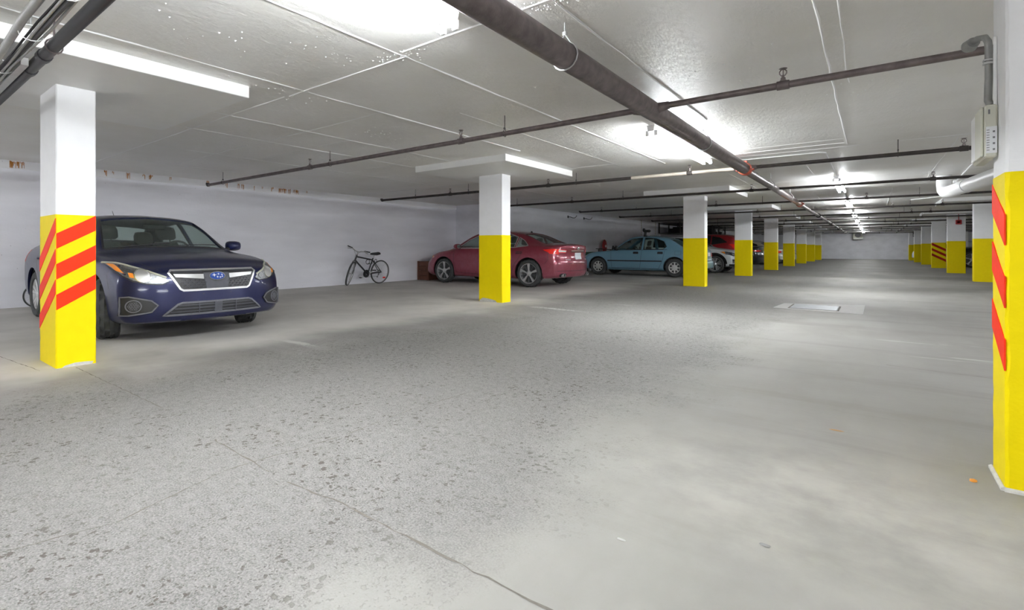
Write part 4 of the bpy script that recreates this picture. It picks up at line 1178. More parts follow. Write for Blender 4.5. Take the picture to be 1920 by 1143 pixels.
# ------------------------------------------------------------------ navy sedan in front (nose to the aisle)
P_NAVY = dict(xf=2.36, xr=-2.50,
    top=[(-2.5, .97), (-2.42, 1.07), (-2.05, 1.11), (-1.88, 1.13), (-1.15, 1.39), (-.6, 1.455), (-.1, 1.465), (.25, 1.435), (.5, 1.345), (1.02, 1.035), (1.15, 1.005), (1.5, .965), (1.9, .905), (2.2, .84), (2.36, .795)],
    belt=[(-2.5, .90), (-2.3, .99), (-1.6, 1.0), (0, .955), (1.0, .925), (1.5, .895), (2.0, .835), (2.36, .765)],
    wm=[(-2.5, .82), (-2.2, .88), (-1.4, .915), (0, .915), (1.4, .915), (2.0, .905), (2.36, .88)],
    wb=[(-2.5, .74), (-1.8, .83), (0, .865), (1.0, .86), (1.5, .86), (2.0, .83), (2.36, .80)],
    wt=[(-2.5, .62), (-2.0, .66), (-1.75, .65), (-1.1, .575), (0, .60), (.35, .61), (1.1, .735), (1.5, .72), (2.0, .66), (2.36, .62)],
    drop=[(-2.5, .03), (-1.9, .04), (-1.0, .05), (.3, .05), (1.0, .055), (1.6, .045), (2.36, .02)],
    zb=[(-2.5, .36), (-2.2, .26), (-1.4, .20), (1.4, .20), (2.0, .20), (2.36, .215)],
    planf=(0.30, 2.6), planr=(0.22, 3), nosef=[(.15, .12), (.26, .02), (.34, 0.0), (.50, .01), (.62, .025), (.74, .06), (.80, .12), (.95, .2)], noser=[(.2, .1), (.5, 0), (.75, .05), (1.0, .08)])
nav, B, W = car('dusty navy blue sedan with nose out behind the striped pillar', (-8.06, 2.62, 0), 0, P_NAVY, 'navy',
    [[(-.22, .985), (.86, .985), (.50, 1.215), (.20, 1.335), (-.22, 1.375)], [(-1.10, 1.02), (-.29, .985), (-.29, 1.375), (-.72, 1.345), (-1.05, 1.235), (-1.28, 1.10)]],
    [([(.99, -.70), (1.035, 0), (.99, .70), (.33, .565), (.29, 0), (.33, -.565)], .90), ([(-1.24, -.50), (-1.22, 0), (-1.24, .50), (-1.80, .56), (-1.83, 0), (-1.80, -.56)], .95)],
    .335, .215, 'ten', 1.56, 2.86, steer=-0.30)
# grille: chrome frame, wing bar, honeycomb, oval badge
GR = [(-.47, .735), (-.445, .762), (.445, .762), (.47, .735), (.375, .565), (.345, .548), (-.345, .548), (-.375, .565)]
gr = B.patch(GR, 'F', .004, .02, .05).build('grille', M['black_plastic'], nav, 40)
B.ribbon(GR, 'F', .026, .012, True).build('chrome_frame', M['satin_chrome'], gr, 40)
B.patch([(-.41, .69), (-.14, .665), (-.14, .715), (-.43, .722)], 'F', .012, .02, .05).build('chrome_wing', M['satin_chrome'], gr, 40)
B.patch([(.41, .69), (.14, .665), (.14, .715), (.43, .722)], 'F', .012, .02, .05).build('chrome_wing', M['satin_chrome'], gr, 40)
B.patch([(-.12, .56), (.12, .56), (.14, .73), (-.14, .73)], 'F', .008, .02, .05).build('badge_backing', M['dark_trim'], gr, 40)
for side_ in (-1, 1):
  hc = MB()
  for row in range(5):
      z = .575 + .025 * row
      for k in range(-9, 10):
          y = k * .045 + (.0225 if row % 2 else 0)
          if y * side_ < .125 or abs(y) > .335 + (z - .56) * .45: continue
          for (dy0, dz0, dy1, dz1) in ((-.0225, 0, -.011, .0125), (-.011, .0125, .011, .0125), (.011, .0125, .0225, 0)):
              r_ = B.ribbon([(y + dy0, z + dz0), (y + dy1, z + dz1)], 'F', .006, .010); hc.add(r_.v, r_.f)
  hc.build('honeycomb', M['dark_trim'], gr)
for row, z in enumerate((.738, .75)):
    B.ribbon([(-.43, z), (-.15, z)], 'F', .006, .008).build('grille_bar', M['dark_trim'], gr); B.ribbon([(.15, z), (.43, z)], 'F', .006, .008).build('grille_bar', M['dark_trim'], gr)
oval = lambda cy, cz, a, b, n=24: [(cy + a * math.cos(2 * PI * k / n), cz + b * math.sin(2 * PI * k / n)) for k in range(n)]
bd = B.patch(oval(0, .688, .088, .046), 'F', .022, .03, .03).build('oval_badge', M['chrome'], nav, 40)
B.patch(oval(0, .688, .080, .039), 'F', .024, .01, .03).build('badge_field', M['emblem_blue'], bd)
def star(cy, cz, r):
    return [(cy + (r if k % 2 == 0 else r * .28) * math.cos(PI / 2 + PI * k / 4) * (1.35 if k % 4 else 1), cz + (r if k % 2 == 0 else r * .28) * math.sin(PI / 2 + PI * k / 4)) for k in range(8)]
sm = MB()
for (cy, cz, r) in ((-.034, .696, .021), (.012, .706, .012), (.050, .698, .011), (.0, .676, .012), (.030, .672, .011), (.052, .680, .010)):
    q = B.patch(star(cy, cz, r), 'F', .0255, .003, .1); sm.add(q.v, q.f)
sm.build('badge_stars', M['white_metal'], bd)
HL = [(.475, .655), (.53, .625), (.66, .635), (.76, .668), (.83, .715), (.862, .79), (.87, .842), (.82, .838), (.72, .792), (.60, .735), (.52, .705)]
for sg in (-1, 1):
    pl = HL if sg > 0 else mirror_poly(HL)
    h = B.patch(pl, 'F', .004, .03, .03).build('headlight', M['reflector'], nav, 40)
    cp2 = lambda q: q if sg > 0 else mirror_poly(q)
    B.patch(cp2([(.815, .735), (.852, .765), (.864, .836), (.838, .832), (.825, .785)]), 'F', .007, .01, .03).build('amber_marker', M['amber'], h, 40)
    B.patch(cp2([(.752, .69), (.785, .70), (.79, .745), (.755, .74)]), 'F', .007, .01, .03).build('turn_signal', M['amber'], h, 40)
    B.patch(oval(sg * .685, .712, .058, .062, 20), 'F', .010, .012, .03).build('main_reflector', M['satin_chrome'], h, 40)
    B.ribbon(oval(sg * .685, .712, .062, .066, 20), 'F', .010, .012, True).build('reflector_ring', M['chrome'], h)
    B.patch(oval(sg * .565, .672, .040, .030, 16), 'F', .009, .012, .03).build('high_beam', M['reflector'], h, 40)
    B.ribbon(cp2([(.49, .69), (.60, .74), (.72, .797), (.82, .843), (.872, .847)]), 'F', .022, .012).build('lamp_edge', M['lamp_hood'], h, 40)
    B.ribbon(cp2([(.47, .648), (.53, .618), (.66, .628), (.765, .66), (.838, .71), (.87, .79)]), 'F', .010, .008).build('lamp_lower_edge', M['black_plastic'], h, 40)
    fb = B.patch(cp2([(.565, .405), (.62, .335), (.80, .305), (.868, .31), (.868, .505), (.80, .51), (.62, .462)]), 'F', .010, .03, .04).build('fog_bezel', M['black_plastic'], nav, 40)
    B.ribbon(cp2([(.575, .405), (.625, .342), (.80, .313), (.86, .318), (.86, .498), (.80, .502), (.625, .455)]), 'F', .014, .020, True).build('bezel_rim', M['dusty_trim'], fb, 40)
    B.patch(oval(sg * .765, .405, .058, .058, 20), 'F', .014, .02, .04).build('fog_cover', M['black_plastic'], fb, 40)
    B.ribbon(oval(sg * .765, .405, .060, .060, 20), 'F', .012, .020, True).build('fog_ring', M['dusty_trim'], fb, 40)
    g2 = MB()
    for i in range(-2, 3):
        for j in range(-2, 3):
            cy, cz = sg * .765 + i * .019 + (.0095 if j % 2 else 0), .405 + j * .017
            if math.hypot(cy - sg * .765, cz - .405) > .046: continue
            q = B.ribbon(oval(cy, cz, .008, .008, 6), 'F', .004, .017, True, .02); g2.add(q.v, q.f)
    g2.build('fog_grid', M['dusty_trim'], fb)
li = B.patch([(-.53, .295), (.53, .295), (.40, .405), (.36, .418), (-.36, .418), (-.40, .405)], 'F', .004, .03, .05).build('lower_intake', M['black_plastic'], nav, 40)
B.ribbon([(-.53, .295), (.53, .295), (.40, .405), (.36, .418), (-.36, .418), (-.40, .405)], 'F', .022, .012, True).build('intake_rim', M['dusty_trim'], li, 40)
for z in (.325, .357, .39):
    hw = .50 - (z - .295) * 1.1
    B.ribbon([(-hw, z), (hw, z)], 'F', .010, .014).build('intake_slat', M['dark_trim'], li, 40)
for y in (-.20, .0, .20):
    B.ribbon([(y, .30), (y, .41)], 'F', .012 if y else .10, .012).build('intake_post', M['dark_trim'], li, 40)
for y in (-.15, .15): B.patch(oval(y, .505, .006, .006, 8), 'F', .001, .004, .05).build('plate_hole', M['black_plastic'], nav)
# shut lines and edges
B.ribbon([(1.02, -.76), (1.5, -.735), (1.95, -.66), (2.22, -.53)], 'T', .009, .0008).build('hood_gap', M['black_plastic'], nav)
B.ribbon([(1.02, .76), (1.5, .735), (1.95, .66), (2.22, .53)], 'T', .009, .0008).build('hood_gap', M['black_plastic'], nav)
B.ribbon([(-.50, .775), (.50, .775)], 'F', .008, .0008).build('hood_gap', M['black_plastic'], nav)
B.ribbon([(1.02, -.70), (1.065, -.4), (1.075, 0), (1.065, .4), (1.02, .70)], 'T', .05, .003).build('cowl', M['black_plastic'], nav)
for a in ('L', 'R'):
    B.ribbon([(.95, .95), (.93, .60), (.86, .30), (-.15, .27), (-.25, .40), (-.25, .97)], a, .008, .0008).build('door_gap', M['black_plastic'], nav)
    B.ribbon([(-.25, .30), (-.85, .28), (-1.0, .55), (-1.2, .80), (-1.24, 1.02)], a, .008, .0008).build('door_gap', M['black_plastic'], nav)
    B.ribbon([(1.85, .90), (1.80, .72), (1.88, .58)], a, .008, .0008).build('bumper_gap', M['black_plastic'], nav)
    handle(B, nav, -.08, .82, a, 'navy'); handle(B, nav, -1.12, .86, a, 'navy')
    B.patch([(-2.05, .80), (-2.30, .80), (-2.36, 1.0), (-2.02, .98)], a, .004, .02, .05).build('tail_light', M['red_lens'], nav, 40)
side_mirror(B, nav, .74, .965, 1, 'navy', W); side_mirror(B, nav, .74, .965, -1, 'navy', W)
for (x0, y0, x1, y1) in ((1.03, .10, .93, .62), (1.04, -.55, .96, .02)):
    pts = []
    for k in range(9):
        h, n = B.hit(x0 + (x1 - x0) * k / 8, y0 + (y1 - y0) * k / 8, 'T'); pts.append(h + n * .012)
    MB().tube(pts, .006, 6).build('wiper', M['black_plastic'], nav)
h, n = B.hit(-1.02, 0, 'T'); MB().tube([h, h + Vector((-.16, 0, .17))], [.006, .0025], 6).build('antenna', M['black_plastic'], nav)

# ------------------------------------------------------------------ burgundy sedan (tail to the aisle)
P_BUR = dict(xf=2.45, xr=-2.42,
    top=[(-2.42, .99), (-2.36, 1.085), (-2.2, 1.12), (-1.98, 1.125), (-1.85, 1.14), (-1.05, 1.425), (-.5, 1.495), (0, 1.51), (.35, 1.47), (.6, 1.39), (1.2, 1.06), (1.35, 1.01), (1.9, .91), (2.25, .80), (2.45, .70)],
    belt=[(-2.42, .95), (-2.2, 1.03), (-1.6, 1.035), (0, .985), (1.1, .945), (1.6, .90), (2.1, .80), (2.45, .66)],
    wm=[(-2.42, .88), (-2.1, .93), (-1.4, .955), (0, .955), (1.4, .955), (2.1, .93), (2.45, .88)],
    wb=[(-2.42, .82), (-1.9, .88), (0, .90), (1.1, .89), (1.6, .88), (2.1, .82), (2.45, .76)],
    wt=[(-2.42, .70), (-2.0, .72), (-1.8, .68), (-1.1, .60), (0, .63), (.4, .64), (1.25, .77), (1.6, .74), (2.1, .66), (2.45, .60)],
    drop=[(-2.42, .03), (-1.9, .04), (-1.0, .05), (.3, .05), (1.2, .055), (1.6, .045), (2.45, .02)],
    zb=[(-2.42, .26), (-2.0, .23), (-1.4, .20), (1.4, .20), (2.1, .20), (2.45, .24)],
    planf=(0.36, 2.6), planr=(0.26, 2.8), nosef=[(.2, .08), (.34, 0.0), (.55, .02), (.7, .10), (.95, .2)], noser=[(.2, .13), (.38, .02), (.62, 0), (.80, .05), (.95, .04), (1.06, .0), (1.15, .02)])
SW_BUR = [[(-.22, 1.02), (.98, 1.005), (.62, 1.235), (.25, 1.375), (-.22, 1.415)], [(-.98, 1.035), (-.30, 1.02), (-.30, 1.415), (-.70, 1.385), (-.98, 1.30)], [(-1.38, 1.075), (-1.04, 1.04), (-1.04, 1.285), (-1.22, 1.195)]]
SC_BUR = [([(1.16, -.67), (1.2, 0), (1.16, .67), (.55, .57), (.53, 0), (.55, -.57)], .92), ([(-1.12, -.53), (-1.10, 0), (-1.12, .53), (-1.80, .60), (-1.84, 0), (-1.80, -.60)], 1.0)]
bur, B, W = car('dusty burgundy sedan parked tail out behind the second pillar', (-8.33, 11.93, 0), PI, P_BUR, 'burgundy', SW_BUR, SC_BUR, .355, .225, 'split', 1.68, 2.90, trim='satin_chrome')
for sg, a in ((1, 'L'), (-1, 'R')):
    pz = lambda q: q if sg > 0 else mirror_poly(q)
    t = B.patch(pz([(.90, .865), (.915, .97), (.86, .985), (.52, .955), (.56, .875), (.74, .845)]), 'B', .008, .03, .04).build('tail_light', M['red_lens'], bur, 40)
    B.patch(pz([(.76, .905), (.76, .955), (.54, .945), (.555, .90)]), 'B', .011, .01, .04).build('reverse_lamp', M['clear_lens'], t, 40)
    B.patch(pz([(.74, .85), (.76, .885), (.57, .885), (.60, .86)]), 'B', .011, .01, .04).build('lower_lens', M['burgundy'], t, 40)
    B.patch([(-1.86, .965), (-2.12, .985), (-2.26, .975), (-2.26, .86), (-2.12, .865), (-1.97, .915)], a, .008, .03, .04).build('tail_light_side', M['red_lens'], bur, 40)
    ex = B.patch(oval(sg * .64, .325, .10, .05, 18), 'B', .010, .02, .04).build('exhaust_trim', M['black_plastic'], bur, 40)
    h, n = B.hit(sg * .64, .325, 'B')
    MB().lathe([(.035, .04), (.050, .04), (.050, -.05), (.045, -.055), (.038, -.05)], 20, (h.x, sg * .64, .325), 'x').build('exhaust_tip', M['chrome'], bur, 40)
    B.patch(pz([(.30, .60), (.42, .60), (.42, .63), (.30, .63)]), 'B', .004, .01, .05).build('model_lettering', M['satin_chrome'], bur) if False else None
    B.patch([(1.84, .74), (2.03, .835), (2.24, .78), (2.16, .68)], a, .004, .02, .05).build('headlight', M['clear_lens'], bur, 40)
    B.patch([(1.86, .745), (2.02, .825), (2.08, .80), (2.02, .72)], a, .006, .01, .05).build('amber_marker', M['amber'], bur, 40)
    B.ribbon([(1.08, .97), (1.05, .60), (.96, .32), (-.15, .28), (-.26, .42), (-.26, 1.0)], a, .009, .0008).build('door_gap', M['black_plastic'], bur)
    B.ribbon([(-.26, .30), (-.90, .29), (-1.02, .58), (-1.22, .82), (-1.28, 1.03)], a, .009, .0008).build('door_gap', M['black_plastic'], bur)
    B.ribbon([(-2.0, .86), (-2.02, .72), (-1.92, .60)], a, .008, .0008).build('bumper_gap', M['black_plastic'], bur)
    handle(B, bur, -.10, .86, a, 'burgundy'); handle(B, bur, -1.16, .89, a, 'burgundy')
    side_mirror(B, bur, .88, .985, sg, 'burgundy', W)
    B.ribbon([(1.15, .995), (.98, .992), (-.2, 1.006), (-1.0, 1.022), (-1.40, 1.065)], a, .016, .004).build('belt_moulding', M['satin_chrome'], bur)
    B.ribbon(pz([(.60, .62), (.60, .80), (.55, .87)]), 'B', .008, .0008).build('trunk_gap', M['black_plastic'], bur)
B.ribbon([(-.60, .62), (.60, .62)], 'B', .008, .0008).build('trunk_gap', M['black_plastic'], bur)
B.ribbon([(-.34, .935), (.34, .935)], 'B', .022, .012).build('trunk_bar', M['satin_chrome'], bur, 40)
pr = B.patch([(-.34, .70), (.34, .70), (.36, .90), (-.36, .90)], 'B', .003, .01, .06).build('plate_recess', M['burgundy'], bur, 40)
B.ribbon([(-.36, .905), (.36, .905)], 'B', .016, .004).build('recess_edge', M['black_plastic'], bur)
pl = B.patch([(-.165, .715), (.165, .715), (.165, .885), (-.165, .885)], 'B', .012, .008, .08).build('licence_plate', M['plate'], bur)
bdg = B.patch(oval(0, .995, .065, .035, 18), 'B', .012, .012, .03).build('oval_badge', M['chrome'], bur, 40)
B.patch(oval(0, .995, .052, .025, 18), 'B', .014, .006, .03).build('badge_field', M['satin_chrome'], bdg)
for i in range(5): B.patch([(.40 + .035 * i, .70), (.425 + .035 * i, .70), (.425 + .035 * i, .722), (.40 + .035 * i, .722)], 'B', .005, .006, .05).build('badge_letter', M['satin_chrome'], bur)
for i in range(4): B.patch([(-.42 - .035 * i, .70), (-.445 - .035 * i, .70), (-.445 - .035 * i, .725), (-.42 - .035 * i, .725)], 'B', .005, .006, .05).build('badge_letter', M['satin_chrome'], bur)
B.ribbon([(-.85, .43), (.85, .43)], 'B', .012, .001).build('bumper_crease', M['black_plastic'], bur)
h, n = B.hit(-.98, 0, 'T'); MB().lathe([(0, .035), (.02, .03), (.035, 0.0), (.04, -.01)], 10, tuple(h)).build('roof_antenna', M['black_plastic'], bur, 40)

# ------------------------------------------------------------------ teal compact sedan
P_TEAL = dict(xf=2.27, xr=-2.37,
    top=[(-2.37, .88), (-2.31, .97), (-2.0, 1.005), (-1.78, 1.02), (-1.15, 1.36), (-.6, 1.45), (-.1, 1.47), (.15, 1.445), (.35, 1.37), (.88, 1.0), (1.0, .955), (1.6, .885), (2.05, .79), (2.27, .70)],
    belt=[(-2.37, .84), (-2.2, .93), (-1.6, .945), (0, .925), (.9, .90), (1.5, .86), (2.0, .77), (2.27, .67)],
    wm=[(-2.37, .83), (-2.1, .87), (-1.4, .89), (0, .89), (1.4, .89), (2.0, .86), (2.27, .82)],
    wb=[(-2.37, .78), (-1.8, .83), (0, .85), (.9, .845), (1.5, .83), (2.0, .78), (2.27, .72)],
    wt=[(-2.37, .70), (-2.0, .72), (-1.75, .70), (-1.1, .585), (0, .60), (.25, .61), (.95, .735), (1.5, .71), (2.0, .66), (2.27, .60)],
    drop=[(-2.37, .03), (-1.8, .04), (-1.0, .05), (.2, .05), (.9, .055), (1.6, .045), (2.27, .02)],
    zb=[(-2.37, .30), (-2.0, .26), (-1.4, .20), (1.4, .20), (2.0, .22), (2.27, .26)],
    planf=(0.28, 2.8), planr=(0.18, 3.2), nosef=[(.2, .05), (.34, 0.0), (.5, .0), (.6, .05), (.7, .08), (.95, .15)], noser=[(.2, .06), (.36, 0), (.52, .0), (.60, .05), (.80, .06), (1.0, .08)])
SW_TEAL = [[(-.22, .965), (.74, .955), (.42, 1.19), (.14, 1.335), (-.22, 1.375)], [(-1.0, .97), (-.32, .965), (-.32, 1.375), (-.70, 1.345), (-.98, 1.24), (-1.10, 1.06)]]
SC_TEAL = [([(.86, -.64), (.90, 0), (.86, .64), (.30, .55), (.28, 0), (.30, -.55)], .88), ([(-1.20, -.52), (-1.18, 0), (-1.20, .52), (-1.72, .60), (-1.75, 0), (-1.72, -.60)], .9)]
tea, B, W = car('older teal compact sedan with silver hubcaps and roof rack mount', (-6.735, 18.86, 0), PI, P_TEAL, 'teal', SW_TEAL, SC_TEAL, .325, .19, 'cap', 1.56, 2.81, seat='seat_grey')
for sg, a in ((1, 'L'), (-1, 'R')):
    pz = lambda q: q if sg > 0 else mirror_poly(q)
    B.patch(pz([(.44, .70), (.80, .70), (.83, .86), (.46, .86)]), 'B', .006, .03, .05).build('tail_light', M['red_lens'], tea, 40)
    B.ribbon([(1.02, .545), (-.98, .545)], a, .045, .010).build('side_moulding', M['black_plastic'], tea, 40)
    B.ribbon([(.90, .93), (.88, .60), (.86, .28), (-.20, .28), (-.27, .95)], a, .009, .0008).build('door_gap', M['black_plastic'], tea)
    B.ribbon([(-.27, .28), (-.86, .28), (-1.0, .55), (-1.08, .95)], a, .009, .0008).build('door_gap', M['black_plastic'], tea)
    B.ribbon([(1.0, .27), (-1.0, .27)], a, .010, .001).build('sill_line', M['black_plastic'], tea)
    B.ribbon([(.90, .925), (-.25, .945), (-1.15, .955)], a, .014, .003).build('belt_moulding', M['black_plastic'], tea)
    B.patch([(-1.62, .77), (-1.42, .77), (-1.42, .90), (-1.62, .90)], a, .002, .006, .05).build('fuel_door' if sg > 0 else 'quarter_panel', M['teal'], tea, 40)
    B.ribbon([(-1.62, .77), (-1.42, .77), (-1.42, .90), (-1.62, .90)], a, .006, .0025, True).build('panel_gap', M['black_plastic'], tea)
    for hx in (-.05, -.92): B.patch([(hx - .095, .80), (hx + .095, .80), (hx + .095, .86), (hx + .075, .875), (hx - .075, .875), (hx - .095, .86)], a, .010, .014, .05).build('door_handle', M['black_plastic'], tea, 40)
    B.patch([(1.95, .60), (2.12, .62), (2.10, .74), (1.92, .74)], a, .004, .02, .05).build('headlight', M['clear_lens'], tea, 40)
    side_mirror(B, tea, .66, .93, sg, 'black_plastic', W)
    B.ribbon([(-1.95, .56), (-2.3, .56)], a, .02, .004).build('bumper_strip', M['black_plastic'], tea)
    h, n = B.hit(-.32, sg * .52, 'T')
rp = B.patch([(-.30, .72), (.30, .72), (.30, .86), (-.30, .86)], 'B', .003, .01, .06).build('plate_recess', M['dark_trim'], tea)
B.patch([(-.16, .725), (.16, .725), (.16, .85), (-.16, .85)], 'B', .010, .008, .08).build('licence_plate', M['plate'], tea)
B.ribbon([(-.8, .56), (.8, .56)], 'B', .022, .004).build('bumper_strip', M['chrome'], tea)
h, n = B.hit(.02, .0, 'T')
# clamp of a roof rack on the roof
rk = empty('roof_rack_clamp', 'black roof rack clamp standing on roof of the teal sedan', 'roof rack', (-6.735 + .30, 18.86 - .50, h.z - .022), 0)
m_ = MB(); m_.box(-.08, .04, -.05, .05, -.02, .03, .01); m_.tube([(-.04, 0, .02), (-.02, 0, .16)], .045, 8); m_.build('foot', M['black_plastic'], rk, 40)
m_ = MB(); m_.box(-.10, .16, -.06, .06, .14, .24, .03); m_.box(-.12, -.04, -.05, .05, .17, .29, .02); m_.build('clamp_jaw', M['black_plastic'], rk, 40)
MB().tube([(.14, 0, .02), (.5, 0, .03)], .02, 8).build('crossbar', M['galv'], rk, 40)

# ------------------------------------------------------------------ white wagon nose out, red SUV tail out
P_WAG = dict(xf=2.32, xr=-2.25,
    top=[(-2.25, 1.0), (-2.18, 1.15), (-1.95, 1.40), (-1.6, 1.49), (-.6, 1.53), (0, 1.53), (.3, 1.48), (.55, 1.38), (1.08, 1.08), (1.22, 1.04), (1.7, .97), (2.1, .88), (2.32, .78)],
    belt=[(-2.25, .95), (-1.6, 1.03), (0, .99), (1.05, .965), (1.6, .92), (2.1, .83), (2.32, .75)],
    wm=[(-2.25, .86), (-1.4, .93), (0, .93), (1.4, .93), (2.0, .92), (2.32, .88)], wb=[(-2.25, .80), (-1.4, .87), (0, .88), (1.05, .88), (1.6, .87), (2.1, .83), (2.32, .80)],
    wt=[(-2.25, .66), (-1.7, .62), (0, .64), (.4, .64), (1.15, .77), (1.6, .75), (2.1, .70), (2.32, .66)], drop=[(-2.25, .05), (0, .05), (1.1, .05), (1.7, .04), (2.32, .02)],
    zb=[(-2.25, .34), (-1.4, .24), (1.4, .24), (2.0, .25), (2.32, .28)],
    planf=(0.34, 2.6), planr=(0.18, 3), nosef=[(.2, .08), (.34, 0.0), (.55, .01), (.7, .05), (.9, .15)], noser=[(.2, .08), (.5, 0), (.9, .03), (1.4, .05)])
wag, B, W = car('white wagon with black wheel arch trim, nose out beside third pillar', (-6.35, 23.0, 0), 0, P_WAG, 'white_car',
    [[(-.22, 1.03), (.90, 1.02), (.55, 1.24), (.25, 1.385), (-.22, 1.43)], [(-1.1, 1.05), (-.30, 1.03), (-.30, 1.43), (-1.1, 1.43)]],
    [([(1.05, -.66), (1.08, 0), (1.05, .66), (.5, .57), (.48, 0), (.5, -.57)], .95), ([(-1.98, -.50), (-1.98, .50), (-2.14, .56), (-2.14, -.56)], 1.05)], .355, .225, 'multi', 1.60, 2.76, nst=64, tint='dark_glass', interior=False, name='wagon')
for sg, a in ((1, 'L'), (-1, 'R')):
    pz = lambda q: q if sg > 0 else mirror_poly(q)
    hl = B.patch(pz([(.50, .70), (.80, .68), (.875, .74), (.885, .84), (.80, .835), (.55, .775)]), 'F', .006, .03, .04).build('headlight', M['black_plastic'], wag, 40)
    B.patch(oval(sg * .76, .745, .045, .04, 14), 'F', .010, .01, .03).build('projector', M['chrome'], hl, 40)
    B.patch(oval(sg * .62, .735, .04, .03, 14), 'F', .010, .01, .03).build('turn_signal', M['amber'], hl, 40)
    B.patch([(1.58, .86), (1.80, .875), (1.98, .84), (1.98, .73), (1.80, .75)], a, .006, .03, .05).build('headlight_side', M['reflector'], wag, 40)
    B.patch([(1.60, .86), (1.74, .865), (1.78, .77)], a, .009, .01, .05).build('amber_marker', M['amber'], wag, 40)
    fgb = B.patch(pz([(.55, .42), (.86, .40), (.86, .56), (.60, .55)]), 'F', .006, .03, .05).build('fog_bezel', M['black_plastic'], wag, 40)
    B.ribbon(pz([(.55, .47), (.86, .45)]), 'F', .02, .014).build('chrome_strip', M['chrome'], fgb)
    wheel_lip(B, wag, 1.38, .355, .055, W, 'black_plastic', .06); wheel_lip(B, wag, -1.38, .355, .055, W, 'black_plastic', .06)
    B.ribbon([(1.0, .27), (-1.0, .27)], a, .09, .006).build('sill_trim', M['black_plastic'], wag)
    B.ribbon([(1.95, .31), (2.3, .31)], a, .07, .006).build('bumper_trim', M['black_plastic'], wag)
    side_mirror(B, wag, .78, 1.02, sg, 'white_car', W)
B.ribbon([(-.88, .33), (.88, .33)], 'F', .09, .006).build('bumper_trim', M['black_plastic'], wag)
B.patch([(-.45, .62), (.45, .62), (.50, .74), (-.50, .74)], 'F', .004, .02, .06).build('grille', M['black_plastic'], wag, 40)

P_SUV = dict(xf=2.35, xr=-2.25,
    top=[(-2.25, 1.02), (-2.2, 1.18), (-2.02, 1.50), (-1.8, 1.62), (-1.2, 1.68), (-.2, 1.70), (.2, 1.66), (.45, 1.56), (1.05, 1.18), (1.2, 1.12), (1.8, 1.05), (2.15, .96), (2.35, .85)],
    belt=[(-2.25, .98), (-1.9, 1.16), (-1.2, 1.12), (0, 1.06), (1.0, 1.03), (1.6, 1.0), (2.1, .90), (2.35, .80)],
    wm=[(-2.25, .90), (-1.4, .96), (0, .96), (1.4, .96), (2.0, .94), (2.35, .88)], wb=[(-2.25, .85), (-1.4, .90), (0, .91), (1.0, .91), (1.6, .90), (2.1, .84), (2.35, .80)],
    wt=[(-2.25, .72), (-1.7, .64), (0, .66), (.4, .67), (1.1, .78), (1.6, .77), (2.1, .70), (2.35, .66)], drop=[(-2.25, .05), (0, .05), (1.1, .05), (1.7, .04), (2.35, .02)],
    zb=[(-2.25, .38), (-1.4, .26), (1.4, .26), (2.0, .28), (2.35, .34)],
    planf=(0.34, 2.6), planr=(0.22, 3), nosef=[(.2, .08), (.4, 0.0), (.6, .01), (.8, .06), (1.0, .15)], noser=[(.2, .08), (.5, 0), (.9, .02), (1.2, .05), (1.6, .05)])
suv, B, W = car('red SUV parked tail out behind the white wagon', (-6.95, 26.4, 0), PI, P_SUV, 'red_car',
    [[(-.22, 1.12), (.85, 1.09), (.50, 1.36), (.22, 1.53), (-.22, 1.58)], [(-1.0, 1.16), (-.30, 1.12), (-.30, 1.58), (-1.0, 1.57)], [(-1.72, 1.28), (-1.08, 1.18), (-1.08, 1.55), (-1.40, 1.50)]],
    [([(1.02, -.68), (1.02, .68), (.42, .58), (.42, -.58)], 1.0), ([(-2.03, -.52), (-2.03, .52), (-2.17, .58), (-2.17, -.58)], 1.1)], .36, .23, 'split', 1.64, 2.75, nst=64, tint='dark_glass', interior=False, name='suv')
for sg, a in ((1, 'L'), (-1, 'R')):
    pz = lambda q: q if sg > 0 else mirror_poly(q)
    t = B.patch(pz([(.58, 1.0), (.86, 1.0), (.86, 1.18), (.80, 1.20), (.60, 1.12)]), 'B', .008, .03, .05).build('tail_light', M['red_lens'], suv, 40)
    B.patch(pz([(.60, 1.02), (.78, 1.02), (.78, 1.06), (.60, 1.06)]), 'B', .011, .01, .05).build('reverse_lamp', M['clear_lens'], t, 40)
    B.patch([(-1.92, 1.16), (-2.14, 1.17), (-2.16, 1.02), (-2.08, 1.04)], a, .008, .03, .05).build('tail_light_side', M['red_lens'], suv, 40)
    wheel_lip(B, suv, 1.375, .36, .055, W, 'black_plastic', .05); wheel_lip(B, suv, -1.375, .36, .055, W, 'black_plastic', .05)

# ------------------------------------------------------------------ cars seen in slivers farther down
def rear_dress(B, r, z0, z1, plate=True):
    for sg, a in ((1, 'L'), (-1, 'R')):
        pz = lambda q: q if sg > 0 else mirror_poly(q)
        B.patch(pz([(.50, z0 + .02), (.84, z0), (.86, z1), (.52, z1 - .02)]), 'B', .008, .03, .05).build('tail_light', M['red_lens'], r, 40)
        B.patch([(-1.95, z1), (-2.22, z1), (-2.22, z0), (-2.08, z0)], a, .008, .03, .05).build('tail_light_side', M['red_lens'], r, 40)
    B.ribbon([(-.30, z1 + .0), (.30, z1)], 'B', .02, .01).build('trunk_bar', M['chrome'], r)
    B.patch([(-.16, z0 - .13), (.16, z0 - .13), (.16, z0 + .01), (-.16, z0 + .01)], 'B', .010, .008, .08).build('licence_plate', M['plate'], r)
gry, B, W = car('dark grey sedan tail with red lamps between fourth and fifth left pillars', (-6.80, 30.3, 0), PI, P_BUR, 'grey_car', SW_BUR, SC_BUR, .345, .22, 'split', 1.68, 2.90, nst=56, tint='dark_glass', interior=False)
rear_dress(B, gry, .825, .905)
